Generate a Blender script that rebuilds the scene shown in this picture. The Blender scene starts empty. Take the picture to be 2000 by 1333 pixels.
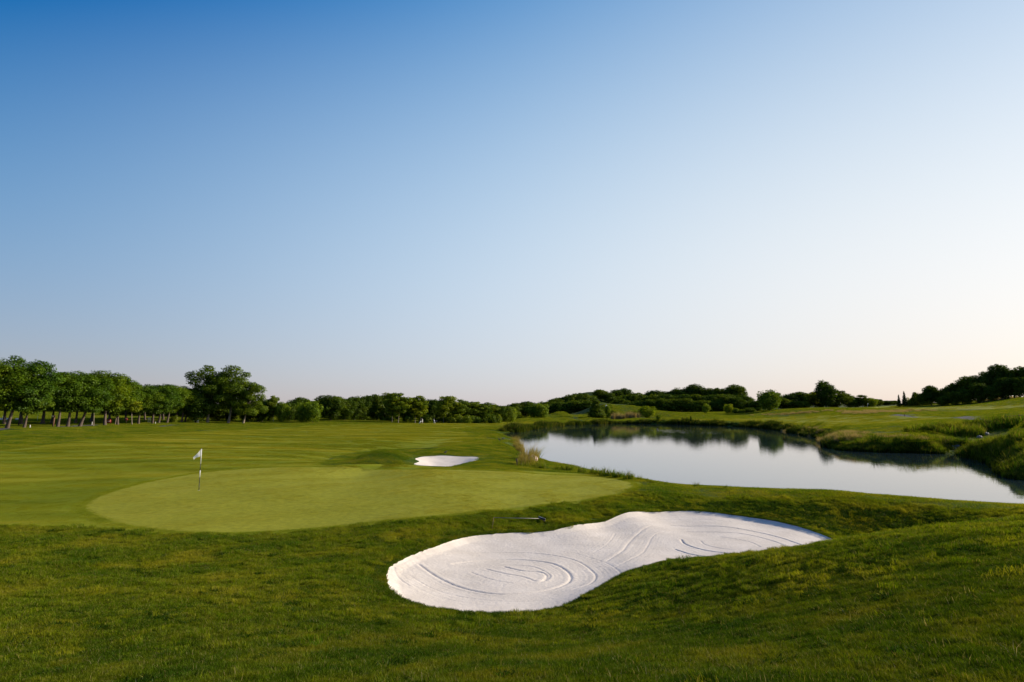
import bpy, math, random
import numpy as np
from mathutils import Vector, Matrix
from mathutils.geometry import delaunay_2d_cdt

rng = np.random.default_rng(7)
random.seed(7)
scene = bpy.context.scene
COL = scene.collection

# ------------------------------------------------------------------ camera, sky, sun, exposure
CAM_Z = 4.3
F = 22.0 / 36.0 * 2000.0            # focal length in pixels of the 2000 px wide photograph
HORIZON = 802.0
PITCH = math.atan((HORIZON - 666.5) / F)
cam_d = bpy.data.cameras.new('camera')
cam_d.lens, cam_d.sensor_width = 22.0, 36.0
cam_d.clip_start, cam_d.clip_end = 0.1, 8000
cam = bpy.data.objects.new('camera', cam_d)
COL.objects.link(cam)
cam.location = (0, 0, CAM_Z)
cam.rotation_euler = (math.pi / 2 + PITCH, 0, 0)
scene.camera = cam

SUN_AZ, SUN_EL = math.radians(70), math.radians(22)      # clockwise from +Y (view direction)
world = bpy.data.worlds.new('World')
scene.world = world
world.use_nodes = True
wn = world.node_tree.nodes
sky = wn.new('ShaderNodeTexSky')
sky.sky_type = 'NISHITA'
sky.sun_disc = False
sky.sun_elevation = SUN_EL
sky.sun_rotation = SUN_AZ
sky.altitude = 100
sky.air_density, sky.dust_density, sky.ozone_density = 1.0, 1.0, 4.0
bg = wn['Background']
bg.inputs[1].default_value = 0.10
wl = world.node_tree.links.new
def wmath(op, a, b=None, c=None):
    n = wn.new('ShaderNodeMath'); n.operation = op
    for i, v in enumerate((a, b, c)):
        if v is None: continue
        if isinstance(v, (int, float)): n.inputs[i].default_value = v
        else: wl(v, n.inputs[i])
    return n.outputs[0]
def wmap(v, a, b):
    n = wn.new('ShaderNodeMapRange'); n.interpolation_type = 'SMOOTHSTEP'
    wl(v, n.inputs[0]); n.inputs[1].default_value, n.inputs[2].default_value = a, b
    return n.outputs[0]
def wmix(blend, fac, a, b):
    n = wn.new('ShaderNodeMix'); n.data_type = 'RGBA'; n.blend_type = blend
    for sck, v in ((n.inputs[0], fac), (n.inputs[6], a), (n.inputs[7], b)):
        if isinstance(v, (int, float)): sck.default_value = v
        elif isinstance(v, tuple): sck.default_value = (*v, 1)
        else: wl(v, sck)
    return n.outputs[2]
# the clear Nishita sky plus the milky summer haze low down and towards the sun
tcw = wn.new('ShaderNodeTexCoord')
sep = wn.new('ShaderNodeSeparateXYZ'); wl(tcw.outputs['Generated'], sep.inputs[0])
dot = wn.new('ShaderNodeVectorMath'); dot.operation = 'DOT_PRODUCT'
wl(tcw.outputs['Generated'], dot.inputs[0])
dot.inputs[1].default_value = (math.cos(SUN_EL) * math.sin(SUN_AZ), math.cos(SUN_EL) * math.cos(SUN_AZ), math.sin(SUN_EL))
toward = wmap(dot.outputs['Value'], -0.45, 0.95)
toward2 = wmath('MULTIPLY', toward, toward)
zz = wn.new('ShaderNodeMapRange'); wl(sep.outputs['Z'], zz.inputs[0]); zz.inputs[2].default_value = 0.62
zz = zz.outputs[0]
toward3 = wmath('MULTIPLY', toward2, toward)
lowz = wmath('POWER', wmath('SUBTRACT', 1.0, zz), 4.0)
skyc = wmix('MULTIPLY', 1.0, sky.outputs[0], (.2, .2, .2))
for fac, colr in ((1.0, (1.698, 2.802, 3.667)), (toward, (7.891, 5.824, 3.415)), (toward2, (-4.7, -3.458, -2.046)), (toward3, (3.107, 1.395, -.398)),
                  (zz, (-2.727, -2.041, -.433)), (wmath('MULTIPLY', zz, zz), (-.411, -1.904, -2.426)), (wmath('MULTIPLY', zz, toward), (-4.6, -1.46, .583)),
                  (wmath('MULTIPLY', zz, toward2), (1.112, 1.234, 1.472)), (lowz, (.663, -.874, -1.721)), (wmath('MULTIPLY', lowz, toward), (-3.974, -1.999, .371))):
    up, down = tuple(max(c, 0) for c in colr), tuple(max(-c, 0) for c in colr)
    if any(up): skyc = wmix('ADD', fac, skyc, up)
    if any(down): skyc = wmix('SUBTRACT', fac, skyc, down)
skyc = wmix('LIGHTEN', 1.0, skyc, (.1, .2, .5))
wl(skyc, bg.inputs[0])
sun_d = bpy.data.lights.new('sun', 'SUN')
sun_d.energy, sun_d.angle, sun_d.color = 5.0, math.radians(0.5), (1.0, 0.86, 0.68)
sun = bpy.data.objects.new('sun', sun_d)
COL.objects.link(sun)
sv = Vector((math.cos(SUN_EL) * math.sin(SUN_AZ), math.cos(SUN_EL) * math.cos(SUN_AZ), math.sin(SUN_EL)))
sun.rotation_euler = sv.to_track_quat('Z', 'Y').to_euler()
scene.view_settings.view_transform = 'Standard'
scene.view_settings.look = 'None'
scene.view_settings.exposure = 0.6
scene.view_settings.gamma = 1.0

# ------------------------------------------------------------------ helpers
CP, SP = math.cos(PITCH), math.sin(PITCH)

def ray(px, py):
    u, v = (px - 1000.0) / F, (666.5 - py) / F
    return np.array([u, CP - v * SP, SP + v * CP])

def PZ(px, py, z):                  # point of the pixel's sight line at height z
    d = ray(px, py)
    t = (z - CAM_Z) / d[2]
    return (d[0] * t, d[1] * t, z)

def PD(px, py, dist):               # point of the pixel's sight line at distance dist along Y
    d = ray(px, py)
    t = dist / d[1]
    return (d[0] * t, dist, CAM_Z + d[2] * t)

def new_mat(name):
    m = bpy.data.materials.new(name)
    m.use_nodes = True
    nt = m.node_tree
    return m, nt, nt.nodes['Principled BSDF'], nt.nodes['Material Output']

def N(nt, kind, **kw):
    n = nt.nodes.new(kind)
    for k, v in kw.items():
        setattr(n, k, v)
    return n

def L(nt, a, b):
    nt.links.new(a, b)

def ramp(nt, fac, stops):
    r = N(nt, 'ShaderNodeValToRGB')
    e = r.color_ramp.elements
    while len(e) < len(stops):
        e.new(0.5)
    for el, (p, c) in zip(e, stops):
        el.position = p
        el.color = (c[0], c[1], c[2], 1)
    L(nt, fac, r.inputs[0])
    return r.outputs[0]

def noise(nt, vec, scale, detail=3, rough=0.55, dim='3D'):
    n = N(nt, 'ShaderNodeTexNoise')
    n.inputs['Scale'].default_value = scale
    n.inputs['Detail'].default_value = detail
    n.inputs['Roughness'].default_value = rough
    if vec is not None:
        L(nt, vec, n.inputs['Vector'])
    return n.outputs['Fac']

def mix(nt, fac, a, b, blend='MIX'):
    m = N(nt, 'ShaderNodeMix', data_type='RGBA', blend_type=blend)
    for sock, val in ((m.inputs[0], fac), (m.inputs[6], a), (m.inputs[7], b)):
        if isinstance(val, (int, float)):
            sock.default_value = val
        elif isinstance(val, tuple):
            sock.default_value = (*val, 1)
        else:
            L(nt, val, sock)
    return m.outputs[2]

def simple_mat(name, col, rough=0.7, var=0.15, scale=8.0, metallic=0.0):
    m, nt, b, o = new_mat(name)
    tc = N(nt, 'ShaderNodeTexCoord')
    f = noise(nt, tc.outputs['Object'], scale, 4)
    lo = tuple(c * (1 - var) for c in col)
    hi = tuple(min(1, c * (1 + var)) for c in col)
    L(nt, ramp(nt, f, [(0.3, lo), (0.7, hi)]), b.inputs['Base Color'])
    b.inputs['Roughness'].default_value = rough
    b.inputs['Metallic'].default_value = metallic
    return m

def mesh_np(name, verts, faces, mats=None, mi=None, smooth=False):
    """faces: list of (k, array[n,k]) blocks"""
    me = bpy.data.meshes.new(name)
    verts = np.asarray(verts, np.float32)
    me.vertices.add(len(verts))
    me.vertices.foreach_set('co', verts.ravel())
    idx = np.concatenate([f.astype(np.int32).ravel() for f in faces])
    cnt = np.concatenate([np.full(len(f), f.shape[1], np.int32) for f in faces])
    me.loops.add(len(idx))
    me.loops.foreach_set('vertex_index', idx)
    me.polygons.add(len(cnt))
    me.polygons.foreach_set('loop_start', np.concatenate([[0], np.cumsum(cnt)[:-1]]).astype(np.int32))
    me.polygons.foreach_set('loop_total', cnt)
    if mi is not None:
        me.polygons.foreach_set('material_index', np.asarray(mi, np.int32))
    if smooth:
        me.polygons.foreach_set('use_smooth', np.ones(len(cnt), bool))
    for m in (mats or []):
        me.materials.append(m)
    me.update(calc_edges=True)
    return me

class MB:
    """collects boxes, tubes and lathes into ONE mesh"""
    def __init__(self):
        self.v, self.f = [], []
    def add(self, v, f):
        o = len(self.v)
        self.v += [tuple(p) for p in v]
        self.f += [tuple(i + o for i in q) for q in f]
        return self
    def box(self, c, s, rz=0.0, bevel=0.0):
        x, y, z = (k / 2 for k in s)
        b = min(bevel, x, y)
        pts = []
        for zz in (-z, z):
            if b > 0:
                ring = [(-x + b, -y), (x - b, -y), (x, -y + b), (x, y - b), (x - b, y), (-x + b, y), (-x, y - b), (-x, -y + b)]
            else:
                ring = [(-x, -y), (x, -y), (x, y), (-x, y)]
            pts += [(p[0], p[1], zz) for p in ring]
        n = len(pts) // 2
        ca, sa = math.cos(rz), math.sin(rz)
        pts = [(c[0] + p[0] * ca - p[1] * sa, c[1] + p[0] * sa + p[1] * ca, c[2] + p[2]) for p in pts]
        f = [tuple(range(n - 1, -1, -1)), tuple(range(n, 2 * n))] + [(i, (i + 1) % n, n + (i + 1) % n, n + i) for i in range(n)]
        return self.add(pts, f)
    def tube(self, path, radii, seg=8, cap=True):
        path = [Vector(p) for p in path]
        pts, n = [], len(path)
        if isinstance(radii, (int, float)):
            radii = [radii] * n
        ref = Vector((0.31, 0.87, 0.2))
        for i, p in enumerate(path):
            t = (path[min(i + 1, n - 1)] - path[max(i - 1, 0)]).normalized()
            if abs(t.dot(ref.normalized())) > 0.95:
                ref = Vector((1, 0, 0.1))
            a = t.cross(ref).normalized()
            b = t.cross(a)
            for k in range(seg):
                w = 2 * math.pi * k / seg
                pts.append(p + radii[i] * (math.cos(w) * a + math.sin(w) * b))
        f = []
        for i in range(n - 1):
            for k in range(seg):
                f.append((i * seg + k, i * seg + (k + 1) % seg, (i + 1) * seg + (k + 1) % seg, (i + 1) * seg + k))
        if cap:
            f.append(tuple(range(seg - 1, -1, -1)))
            f.append(tuple(range((n - 1) * seg, n * seg)))
        return self.add(pts, f)
    def lathe(self, prof, c=(0, 0, 0), seg=16):
        return self.tube([(c[0], c[1], c[2] + z) for r, z in prof], [r for r, z in prof], seg)
    def ball(self, c, r, seg=12, rings=8, rot=None):
        pts, f = [], []
        for i in range(rings + 1):
            th = math.pi * i / rings
            for k in range(seg):
                w = 2 * math.pi * k / seg
                p = Vector((r[0] * math.sin(th) * math.cos(w), r[1] * math.sin(th) * math.sin(w), r[2] * math.cos(th)))
                if rot is not None:
                    p = rot @ p
                pts.append(p + Vector(c))
        for i in range(rings):
            for k in range(seg):
                f.append((i * seg + k, (i + 1) * seg + k, (i + 1) * seg + (k + 1) % seg, i * seg + (k + 1) % seg))
        return self.add(pts, f)
    def build(self, name, mat, parent=None, smooth=True):
        me = bpy.data.meshes.new(name)
        me.from_pydata(self.v, [], self.f)
        me.validate()
        if smooth:
            me.polygons.foreach_set('use_smooth', np.ones(len(me.polygons), bool))
        me.materials.append(mat)
        o = bpy.data.objects.new(name, me)
        COL.objects.link(o)
        if parent:
            o.parent = parent
        return o

def tag(o, label=None, cat=None, group=None, kind=None):
    if label: o['label'] = label
    if cat: o['category'] = cat
    if group: o['group'] = group
    if kind: o['kind'] = kind
    return o

def empty(name, loc, label, cat, group=None, rz=0.0):
    o = bpy.data.objects.new(name, None)
    o.empty_display_size = 0.3
    COL.objects.link(o)
    o.location = loc
    o.rotation_euler = (0, 0, rz)
    return tag(o, label, cat, group)

def copy_tree(o):
    c = o.copy(); COL.objects.link(c)
    for ch in list(o.children):
        d = ch.copy(); COL.objects.link(d); d.parent = c
        for g in list(ch.children):
            e = g.copy(); COL.objects.link(e); e.parent = d
    return c

def inside(poly, x, y):
    poly = np.asarray(poly)[:, :2]
    r = np.zeros(len(x), bool)
    x1, y1 = poly[-1]
    for x2, y2 in poly:
        c = (y1 > y) != (y2 > y)
        with np.errstate(divide='ignore', invalid='ignore'):
            xi = (x2 - x1) * (y - y1) / (y2 - y1) + x1
        r ^= c & (x < xi)
        x1, y1 = x2, y2
    return r

def dist_line(pts, x, y, closed=True):
    pts = np.asarray(pts)[:, :2]
    d = np.full(len(x), 1e9)
    n = len(pts)
    for i in range(n if closed else n - 1):
        a, b = pts[i], pts[(i + 1) % n]
        ab = b - a
        l2 = ab @ ab + 1e-12
        t = np.clip(((x - a[0]) * ab[0] + (y - a[1]) * ab[1]) / l2, 0, 1)
        d = np.minimum(d, np.hypot(x - a[0] - t * ab[0], y - a[1] - t * ab[1]))
    return d

def smooth_poly(p, closed=True, sub=5):
    p = np.asarray(p, float)
    n = len(p)
    out = []
    for i in range(n if closed else n - 1):
        if closed:
            p0, p1, p2, p3 = p[i - 1], p[i], p[(i + 1) % n], p[(i + 2) % n]
        else:
            p0, p1, p2, p3 = p[max(i - 1, 0)], p[i], p[i + 1], p[min(i + 2, n - 1)]
        for k in range(sub):
            t = k / sub
            out.append(0.5 * (2 * p1 + (p2 - p0) * t + (2 * p0 - 5 * p1 + 4 * p2 - p3) * t * t + (3 * p1 - p0 - 3 * p2 + p3) * t ** 3))
    if not closed:
        out.append(p[-1])
    return np.array(out)

def sstep(t):
    t = np.clip(t, 0, 1)
    return t * t * (3 - 2 * t)

# ------------------------------------------------------------------ terrain heights
WATER = -1.6
ctrl = []
for a in [  # px, py, z
    (0,1333,1.0),(300,1333,1.35),(600,1333,1.65),(1000,1333,1.9),(1400,1333,2.1),(1700,1333,2.3),(2000,1333,2.5),
    (0,1200,.4),(0,1100,.1),(300,1200,.5),(300,1100,.05),(600,1200,.45),(600,1100,.02),(720,1240,.55),
    (1000,1218,.05),(1000,1270,.75),(850,1215,.2),(1130,1200,.15),(1300,1250,1.05),(1300,1180,.6),(1215,1160,.30),
    (1500,1250,1.6),(1500,1150,1.2),(1500,1080,1.0),(1400,1150,.95),(1400,1088,.72),(1300,1101,.42),(1300,1120,.4),
    (1630,1060,1.29),(1630,1150,1.5),(1800,1036,1.64),(1800,1150,1.95),(2000,1016,1.93),(2000,1150,2.25),
    (1232,1136,.24),
    # sand floor
    (800,1130,-.08),(755,1130,.06),(780,1168,.02),(830,1187,.0),(900,1199,-.05),(1000,1201,-.1),(1080,1193,-.12),
    (1000,1110,-0.30),(900,1150,-0.24),(1000,1180,-0.20),(1100,1150,-0.30),(1100,1080,-0.32),(900,1080,-0.22),(1190,1120,-0.32),
    (1200,1060,-0.34),(1300,1030,-0.34),(1300,1070,-0.38),(1400,1050,-0.41),(1500,1050,-0.47),(1400,1014,-0.34),(1560,1040,-0.50),
    (850,1071,-.1),(905,1053,-.17),(960,1046,-0.20),(1080,1040,-0.25),(1180,1022,-0.27),(1280,1004,-0.28),(1350,1001,-0.29),
    (1420,1006,-0.33),(1490,1016,-0.40),(1560,1031,-0.48),(1627,1055,-0.56),
    # grass behind the sand
    (850,1040,.03),(760,1085,.02),(960,1022,.0),(1100,1010,.0),(1200,990,.06),(1280,970,.13),(1350,962,.13),(1420,963,.12),(1500,972,.15),
    (1600,983,.08),(1700,991,.06),(1850,998,.12),(2000,1003,.3),(1700,1030,-.55),(1800,1022,-.4),(1900,1015,-.15),
    # putting green
    (168,990,.0),(330,1036,-.02),(700,1022,.03),(1000,993,.05),(1236,948,.12),(1150,965,.1),(1000,950,.1),(600,950,.1),(600,990,.04),
    (400,930,.1),(600,911,.15),(1000,921,.12),(850,916,.13),
    # left and middle fairway
    (0,1028,-.02),(0,960,-.05),(0,900,.12),(150,930,.0),(150,900,.12),(300,900,.12),(0,870,.4),(200,865,.4),(400,870,.2),(500,890,.12),
    (0,850,.8),(0,838,1.15),(100,836,1.05),(200,831,.8),(300,829,.75),(400,828,.6),(480,826,.5),(550,822,.85),(600,829,.15),
    (660,822,.75),(750,825,.15),(850,824,-.2),(950,824,-.4),(1000,822,-.4),(600,870,-.05),(600,845,-.2),(750,860,-.2),(800,845,-.4),
    (900,860,-.45),(900,840,-.65),(950,835,-.8),
    (625,908,.12),(740,883,.95),(700,888,.75),(775,887,.7),(780,901,.3),(700,898,.35),(740,900,.3),(660,904,.2),(870,890,.16),(870,911,-.2),(937,893,.05),(810,895,.2),(850,882,.3),
    (930,884,.2),(950,905,.05),(1000,880,-.2),(1000,907,-.1),(1000,865,-.6),(970,858,-.7),
    # near shore
    (1240,934,-.1),(1300,944,-.05),(1400,951,0.),(1500,956,.03),(1600,961,.05),(1700,967,.08),(1800,974,.1),(2000,987,.2),(1180,926,-.15),
    # beyond the pond
    (1150,817,.3),(1250,817,.5),(1350,818,.5),(1450,825,.2),(1550,825,.3),(1450,813,1.6),(1550,813,1.8)]:
    ctrl.append(PZ(*a))
for a in [  # px, py, distance
    (740,896,62),(690,897,62),(780,893,62),(1300,947,43),(1600,970,37),(1800,983,34),(2000,993,30.5),(2000,1003,34),(1450,960,40),(1240,938,47),(1180,926,51),(1100,911,55),
    (1630,1075,18),(1500,1095,18.2),(1400,1108,18),(1800,1050,18.5),(2000,1032,18),
    (1600,798,300),(1700,797,320),(1650,806,250),(1750,806,250),(1500,806,320),(1800,793,330),(1900,790,300),(1900,801,240),(2000,775,280),
    (2000,801,200),(1850,815,180),(1800,826,150),(1700,840,125),(1640,847,118),(1720,850,111),(1830,849,100),(1900,835,110),
    (1980,824,110),(2000,838,72),(1960,850,74),(1935,860,74),(1960,882,66),(2000,884,62),(2100,870,70),(2100,900,55),(2300,880,60),
    (1164,816,348),(1250,815,350),(1205,815,350),(1120,817,340),(1180,789,420),(1230,793,430),(1180,775,700),(1300,785,1100),(1000,792,1000),(800,795,600),(1450,785,1100),(1300,809,480),(1400,809,480),(1230,810,470),(1300,808.5,650),(1400,808.5,650),(1210,808,650),(1450,806,620),(1100,811,520),(1065,812,520),(1145,807,520),(1550,800,560),(1100,806,380),(1060,814,350),(1000,818,340),(1300,805,400),(1400,806,370),(1870,862,98),(1100,822,300),(2150,960,33),(2300,990,30)]:
    ctrl.append(PD(*a))
ctrl += [(0,0,2.7),(-4,0,2.3),(4,0,2.95),(0,-6,2.8),(8,0,3.05),(-10,0,1.4),(10,5,2.75),(16,12,2.1),(22,2,2.9),(-25,0,.3),(-40,-30,0),
         (40,-30,3),(50,20,1.2),(0,-60,2),(100,0,2),(-100,0,.6),(-100,-100,0),(100,-100,2),(-300,100,4),(-220,300,5),(-60,330,1),(60,480,6),
         (0,600,9),(320,620,8),(400,300,18),(300,100,9),(150,100,4),(-600,700,10),(600,800,11),(0,1200,9),(-1500,0,15),
         (1500,0,25),(1500,2000,12),(-1500,2000,12),(0,3000,10),(0,-1000,5)]
C0 = np.array(ctrl)
WS = 12.0
def warp(x, y):
    return np.stack([np.arcsinh(x / WS), np.arcsinh(y / WS)], -1)
CW = warp(C0[:, 0], C0[:, 1])
def kern(r2):
    return np.sqrt(r2 + 0.012)
D2 = ((CW[:, None] - CW[None]) ** 2).sum(-1)
nC = len(C0)
A = np.zeros((nC + 3, nC + 3))
A[:nC, :nC] = -kern(D2) + np.eye(nC) * -0.0
A[:nC, :nC] += np.eye(nC) * 0.0015
A[:nC, nC] = 1; A[:nC, nC + 1:] = CW
A[nC:, :nC] = A[:nC, nC:].T
Wt = np.linalg.solve(A, np.concatenate([C0[:, 2], np.zeros(3)]))

def rbf(x, y):
    out = np.empty(len(x))
    for i in range(0, len(x), 20000):
        w = warp(x[i:i + 20000], y[i:i + 20000])
        d2 = ((w[:, None] - CW[None]) ** 2).sum(-1)
        out[i:i + 20000] = -kern(d2) @ Wt[:nC] + Wt[nC] + w @ Wt[nC + 1:]
    return out

pond_px = [(973,847),(1000,845),(1030,841),(1060,836),(1090,832.5),(1120,830.5),(1160,829),(1200,828),(1260,828),(1300,829),(1350,830),(1400,832),
           (1450,834),(1500,838),(1540,844),(1580,852),(1606,858),(1614,866),(1620,873),(1645,879),(1700,883),(1780,885),(1840,886.5),(1868,884),
           (1890,893),(1920,899),(1940,907),(1965,919),(2000,938)]
pond = [PZ(px, py, WATER)[:2] for px, py in pond_px]
pond += [(56, 50), (66, 44), (62, 38), (45, 35.5)]
pond += [PD(px, 900, d)[:2] for px, d in ((2000,36),(1800,38.5),(1600,42),(1400,46),(1300,48.5),(1240,52),(1180,58),(1110,63))]
pond += [PZ(px, py, WATER)[:2] for px, py in ((1055,911),(1044,903),(1030,893),(1022,880),(1016,868),(1005,857),(990,851))]
pond = smooth_poly(pond, True, 4)

def pond_sd(x, y):
    d = np.full(len(x), 50.0)
    m = (x > -60) & (x < 150) & (y > 20) & (y < 400)
    if m.any():
        dd = dist_line(pond, x[m], y[m])
        ins = inside(pond, x[m], y[m])
        d[m] = np.where(ins, -dd, dd)
    return d

def base_height(x, y):
    z = rbf(x, y)
    # gentle natural undulation
    z = z + 0.03 * np.sin(x * 0.9 + 1.3 * np.sin(y * 0.4)) * np.sin(y * 0.8 + 0.7) * np.clip((np.hypot(x, y) - 4) / 10, 0, 1) * 0.6
    d = pond_sd(x, y)
    wb = 2.2 + 0.012 * np.hypot(x, y)
    jag = 0.35 * np.sin(x * 0.7) * np.sin(y * 0.9 + 1)
    out = WATER + 0.02 + (np.maximum(z, WATER + 0.35) - WATER) * sstep((d + jag * np.clip(d, 0, 1)) / wb) ** 0.8
    return np.where(d < 0, WATER - np.minimum(1.6, -0.35 * d), np.where(d < wb, out, np.maximum(z, WATER + 0.35)))

# ------------------------------------------------------------------ zones (outlines on the ground)
def hits(pts):
    """where the sight lines of these pixels meet the ground"""
    out = []
    t = np.geomspace(3.5, 900, 700)
    for px, py in pts:
        d = ray(px, py)
        x, y, z = d[0] * t, d[1] * t, CAM_Z + d[2] * t
        g = base_height(x, y)
        below = np.nonzero(z < g)[0]
        if len(below) == 0:
            out.append((x[-1], y[-1])); continue
        i = max(below[0], 1)
        a, b = z[i - 1] - g[i - 1], g[i] - z[i]
        w = a / (a + b + 1e-9)
        out.append((x[i - 1] + (x[i] - x[i - 1]) * w, y[i - 1] + (y[i] - y[i - 1]) * w))
    return np.array(out)

sand_a = [PZ(*a)[:2] for a in ((755,1130,.06),(758,1115,.04),(768,1105,.02),(790,1093,-.02),(820,1081,-.06),(850,1071,-.1),(905,1053,-.17),(960,1046,-0.20),(1020,1043,-0.23),
    (1080,1040,-0.25),(1130,1032,-0.26),(1180,1022,-0.27),(1230,1011,-0.28),(1280,1004,-0.28),(1350,1001,-0.29),(1420,1006,-0.33),(1490,1016,-0.40),
    (1560,1031,-0.48),(1605,1044,-0.53),(1627,1055,-0.56))]
sand_a += [PD(px, 1000, d)[:2] for px, d in ((1640,22.6),(1600,21.2),(1500,19.6),(1400,18.6),(1320,18.0),(1265,17.3))]
sand_a += [PZ(*a)[:2] for a in ((1222,1136,-.25),(1180,1160,-.2),(1130,1180,-.14),(1080,1193,-.12),(1000,1201,-.1),(900,1199,-.05),(830,1187,.0),(780,1168,.02),(760,1150,.04))]
sand_a = smooth_poly(sand_a, True, 6)
sand_a = sand_a + rng.normal(0, 0.014, sand_a.shape)
sand_b = smooth_poly(hits([(811,897),(818,894),(832,892),(870,890.5),(910,892.5),(930,893),(936,895.5),(929,900),(905,905),(882,911),(860,911),(832,910),(813,908.5),(809,906),(819,901.5)]), True, 4)
green = smooth_poly(hits([(168,990),(180,1002),(200,1011),(250,1025),(330,1036),(430,1040),(550,1036),(700,1022),(850,1007),(1000,993),(1150,975),(1218,960),
    (1236,948),(1215,938),(1150,930),(1000,922),(850,917),(700,914),(600,913),(500,915),(400,923),(300,940),(230,958),(185,975)]), True, 4)
fair = [(-15, 22.8), (-21, 24)]
fairway = np.vstack([hits([(330,1045),(430,1048),(550,1044),(700,1029),(850,1013),(1000,998),(1150,980),(1235,963),(1256,948),(1230,934),(1150,926),(1000,919),(850,912.5),
    (640,909.5),(625,907),(632,902),(655,892),(690,885),(740,879),(800,876.5),(860,874),(910,869),(936,863),(948,856),(940,851),(922,847),(902,843),(893,840),(903,837),
    (940,834),(1000,831),(1050,828),(1090,826),(1050,824.6),(1000,824.5),(900,825.5),(800,827),(700,829),(600,832),(520,838),(400,842),(250,850),(120,866),(0,880)]),
    [(-75, 60), (-60, 30), (-40, 24)], hits([(0,1028),(150,1031)])])
fair_right = hits([(1290,824),(1400,826),(1480,829),(1560,832),(1650,833),(1750,826),(1820,819),(1860,816.5),(1800,813),(1700,812),(1620,811),(1540,815),(1480,817.5),(1380,819),(1300,820.5)])
fair_hill = hits([(1690,797),(1760,800),(1850,801),(1950,799),(1999,796),(1999,790),(1950,793),(1880,794),(1800,794),(1740,793)])
path_polys = [hits([(-30,842),(0,840.5),(14,838.5),(22,837),(0,837),(-30,838)]), hits([(110,834.5),(150,834),(175,832.5),(200,830),(185,829.5),(160,831),(120,832.5)]),
              hits([(308,833.5),(322,833.2),(342,830),(330,830)]),
              hits([(1868,816),(1880,818.5),(1905,820.5),(1925,823.5),(1945,824),(1930,821),(1912,817),(1900,814),(1885,813)]),
              hits([(1742,811),(1755,813),(1790,816),(1794,815),(1770,811.5),(1752,809.5)])]

# ------------------------------------------------------------------ one triangulated sheet, cut into zones
def axis(lo, hi, n, s):
    return np.sinh(np.linspace(math.asinh(lo / s), math.asinh(hi / s), n)) * s
gx = axis(-2500, 2500, 420, 14.0)
gy = axis(-300, 4000, 440, 14.0)
X, Y = np.meshgrid(gx, gy)
px_, py_ = X.ravel().copy(), Y.ravel().copy()
sp = np.minimum(np.gradient(gx)[None, :], np.gradient(gy)[:, None]).ravel() if False else 0
keep = np.ones(len(px_), bool)
sd_sand = dist_line(sand_a, px_, py_)
keep &= ~inside(sand_a, px_, py_) & (sd_sand > 0.09)
pts = [np.stack([px_[keep], py_[keep]], -1)]
# fine points in the near bunker
sx0, sy0 = sand_a.min(0); sx1, sy1 = sand_a.max(0)
st = 0.042
qx, qy = np.meshgrid(np.arange(sx0, sx1, st), np.arange(sy0, sy1, st * 0.9))
qx = qx + (np.arange(qx.shape[0]) % 2)[:, None] * st / 2
qx, qy = qx.ravel(), qy.ravel()
qi = inside(sand_a, qx, qy)
qx, qy = qx[qi], qy[qi]
qk = dist_line(sand_a, qx, qy) > 0.03
pts.append(np.stack([qx[qk], qy[qk]], -1))
# a denser ring of turf round the bunker
rx, ry = np.meshgrid(np.arange(sx0 - 1, sx1 + 1, 0.12), np.arange(sy0 - 1, sy1 + 1, 0.12))
rx, ry = rx.ravel(), ry.ravel()
rd = dist_line(sand_a, rx, ry)
rk = ~inside(sand_a, rx, ry) & (rd > 0.07) & (rd < 0.8)
pts.append(np.stack([rx[rk], ry[rk]], -1))
P2 = np.vstack(pts)
def offset_poly(p, d):
    p = np.asarray(p); t = np.roll(p, -1, 0) - np.roll(p, 1, 0); t /= np.linalg.norm(t, axis=1)[:, None] + 1e-9
    n = np.stack([t[:, 1], -t[:, 0]], -1)
    if np.sum(p[:, 0] * np.roll(p[:, 1], -1) - p[:, 1] * np.roll(p[:, 0], -1)) < 0: n = -n
    return p + n * d
collar = offset_poly(green, .55)
zones = [('ground', None), ('fairway', fairway), ('fairway', fair_right), ('fairway', fair_hill), ('green_collar', collar), ('putting_green', green),
         ('sand_near', sand_a), ('sand_far', sand_b)] + [('cart_path', p) for p in path_polys]
polys, off = [], len(P2)
allp = [P2]
for nm, p in zones:
    if p is None: continue
    p = p[:, :2]
    if np.sum(p[:, 0] * np.roll(p[:, 1], -1) - p[:, 1] * np.roll(p[:, 0], -1)) < 0:
        p = p[::-1]
    allp.append(p)
    polys.append(list(range(off, off + len(p))))
    off += len(p)
allp = np.vstack(allp)
allp = allp + 0
res = delaunay_2d_cdt([Vector(p) for p in allp.tolist()], [], polys, 0, 1e-5, True)
V2 = np.array([(v.x, v.y) for v in res[0]])
T = np.array([f for f in res[2] if len(f) == 3], np.int32)
cen = V2[T].mean(1)
fz = np.zeros(len(T), int)
for i, (nm, p) in enumerate(zones):                      # later outlines lie inside earlier ones
    if p is not None:
        fz[inside(p, cen[:, 0], cen[:, 1])] = i
vx, vy = V2[:, 0], V2[:, 1]
Z = base_height(vx, vy)
# turf lip and sand floor
ins_a = inside(sand_a, vx, vy); da = dist_line(sand_a, vx, vy)
ins_b = inside(sand_b, vx, vy); db = dist_line(sand_b, vx, vy)
Z = Z - np.where(ins_a, 0.07 * sstep(da / 0.35), 0) - np.where(ins_b, 0.32 * sstep(db / 1.6), 0)
Z = Z + np.where(da < 1e-3, 0.03, np.where(~ins_a, 0.05 * sstep((0.7 - da) / 0.7), 0))
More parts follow.
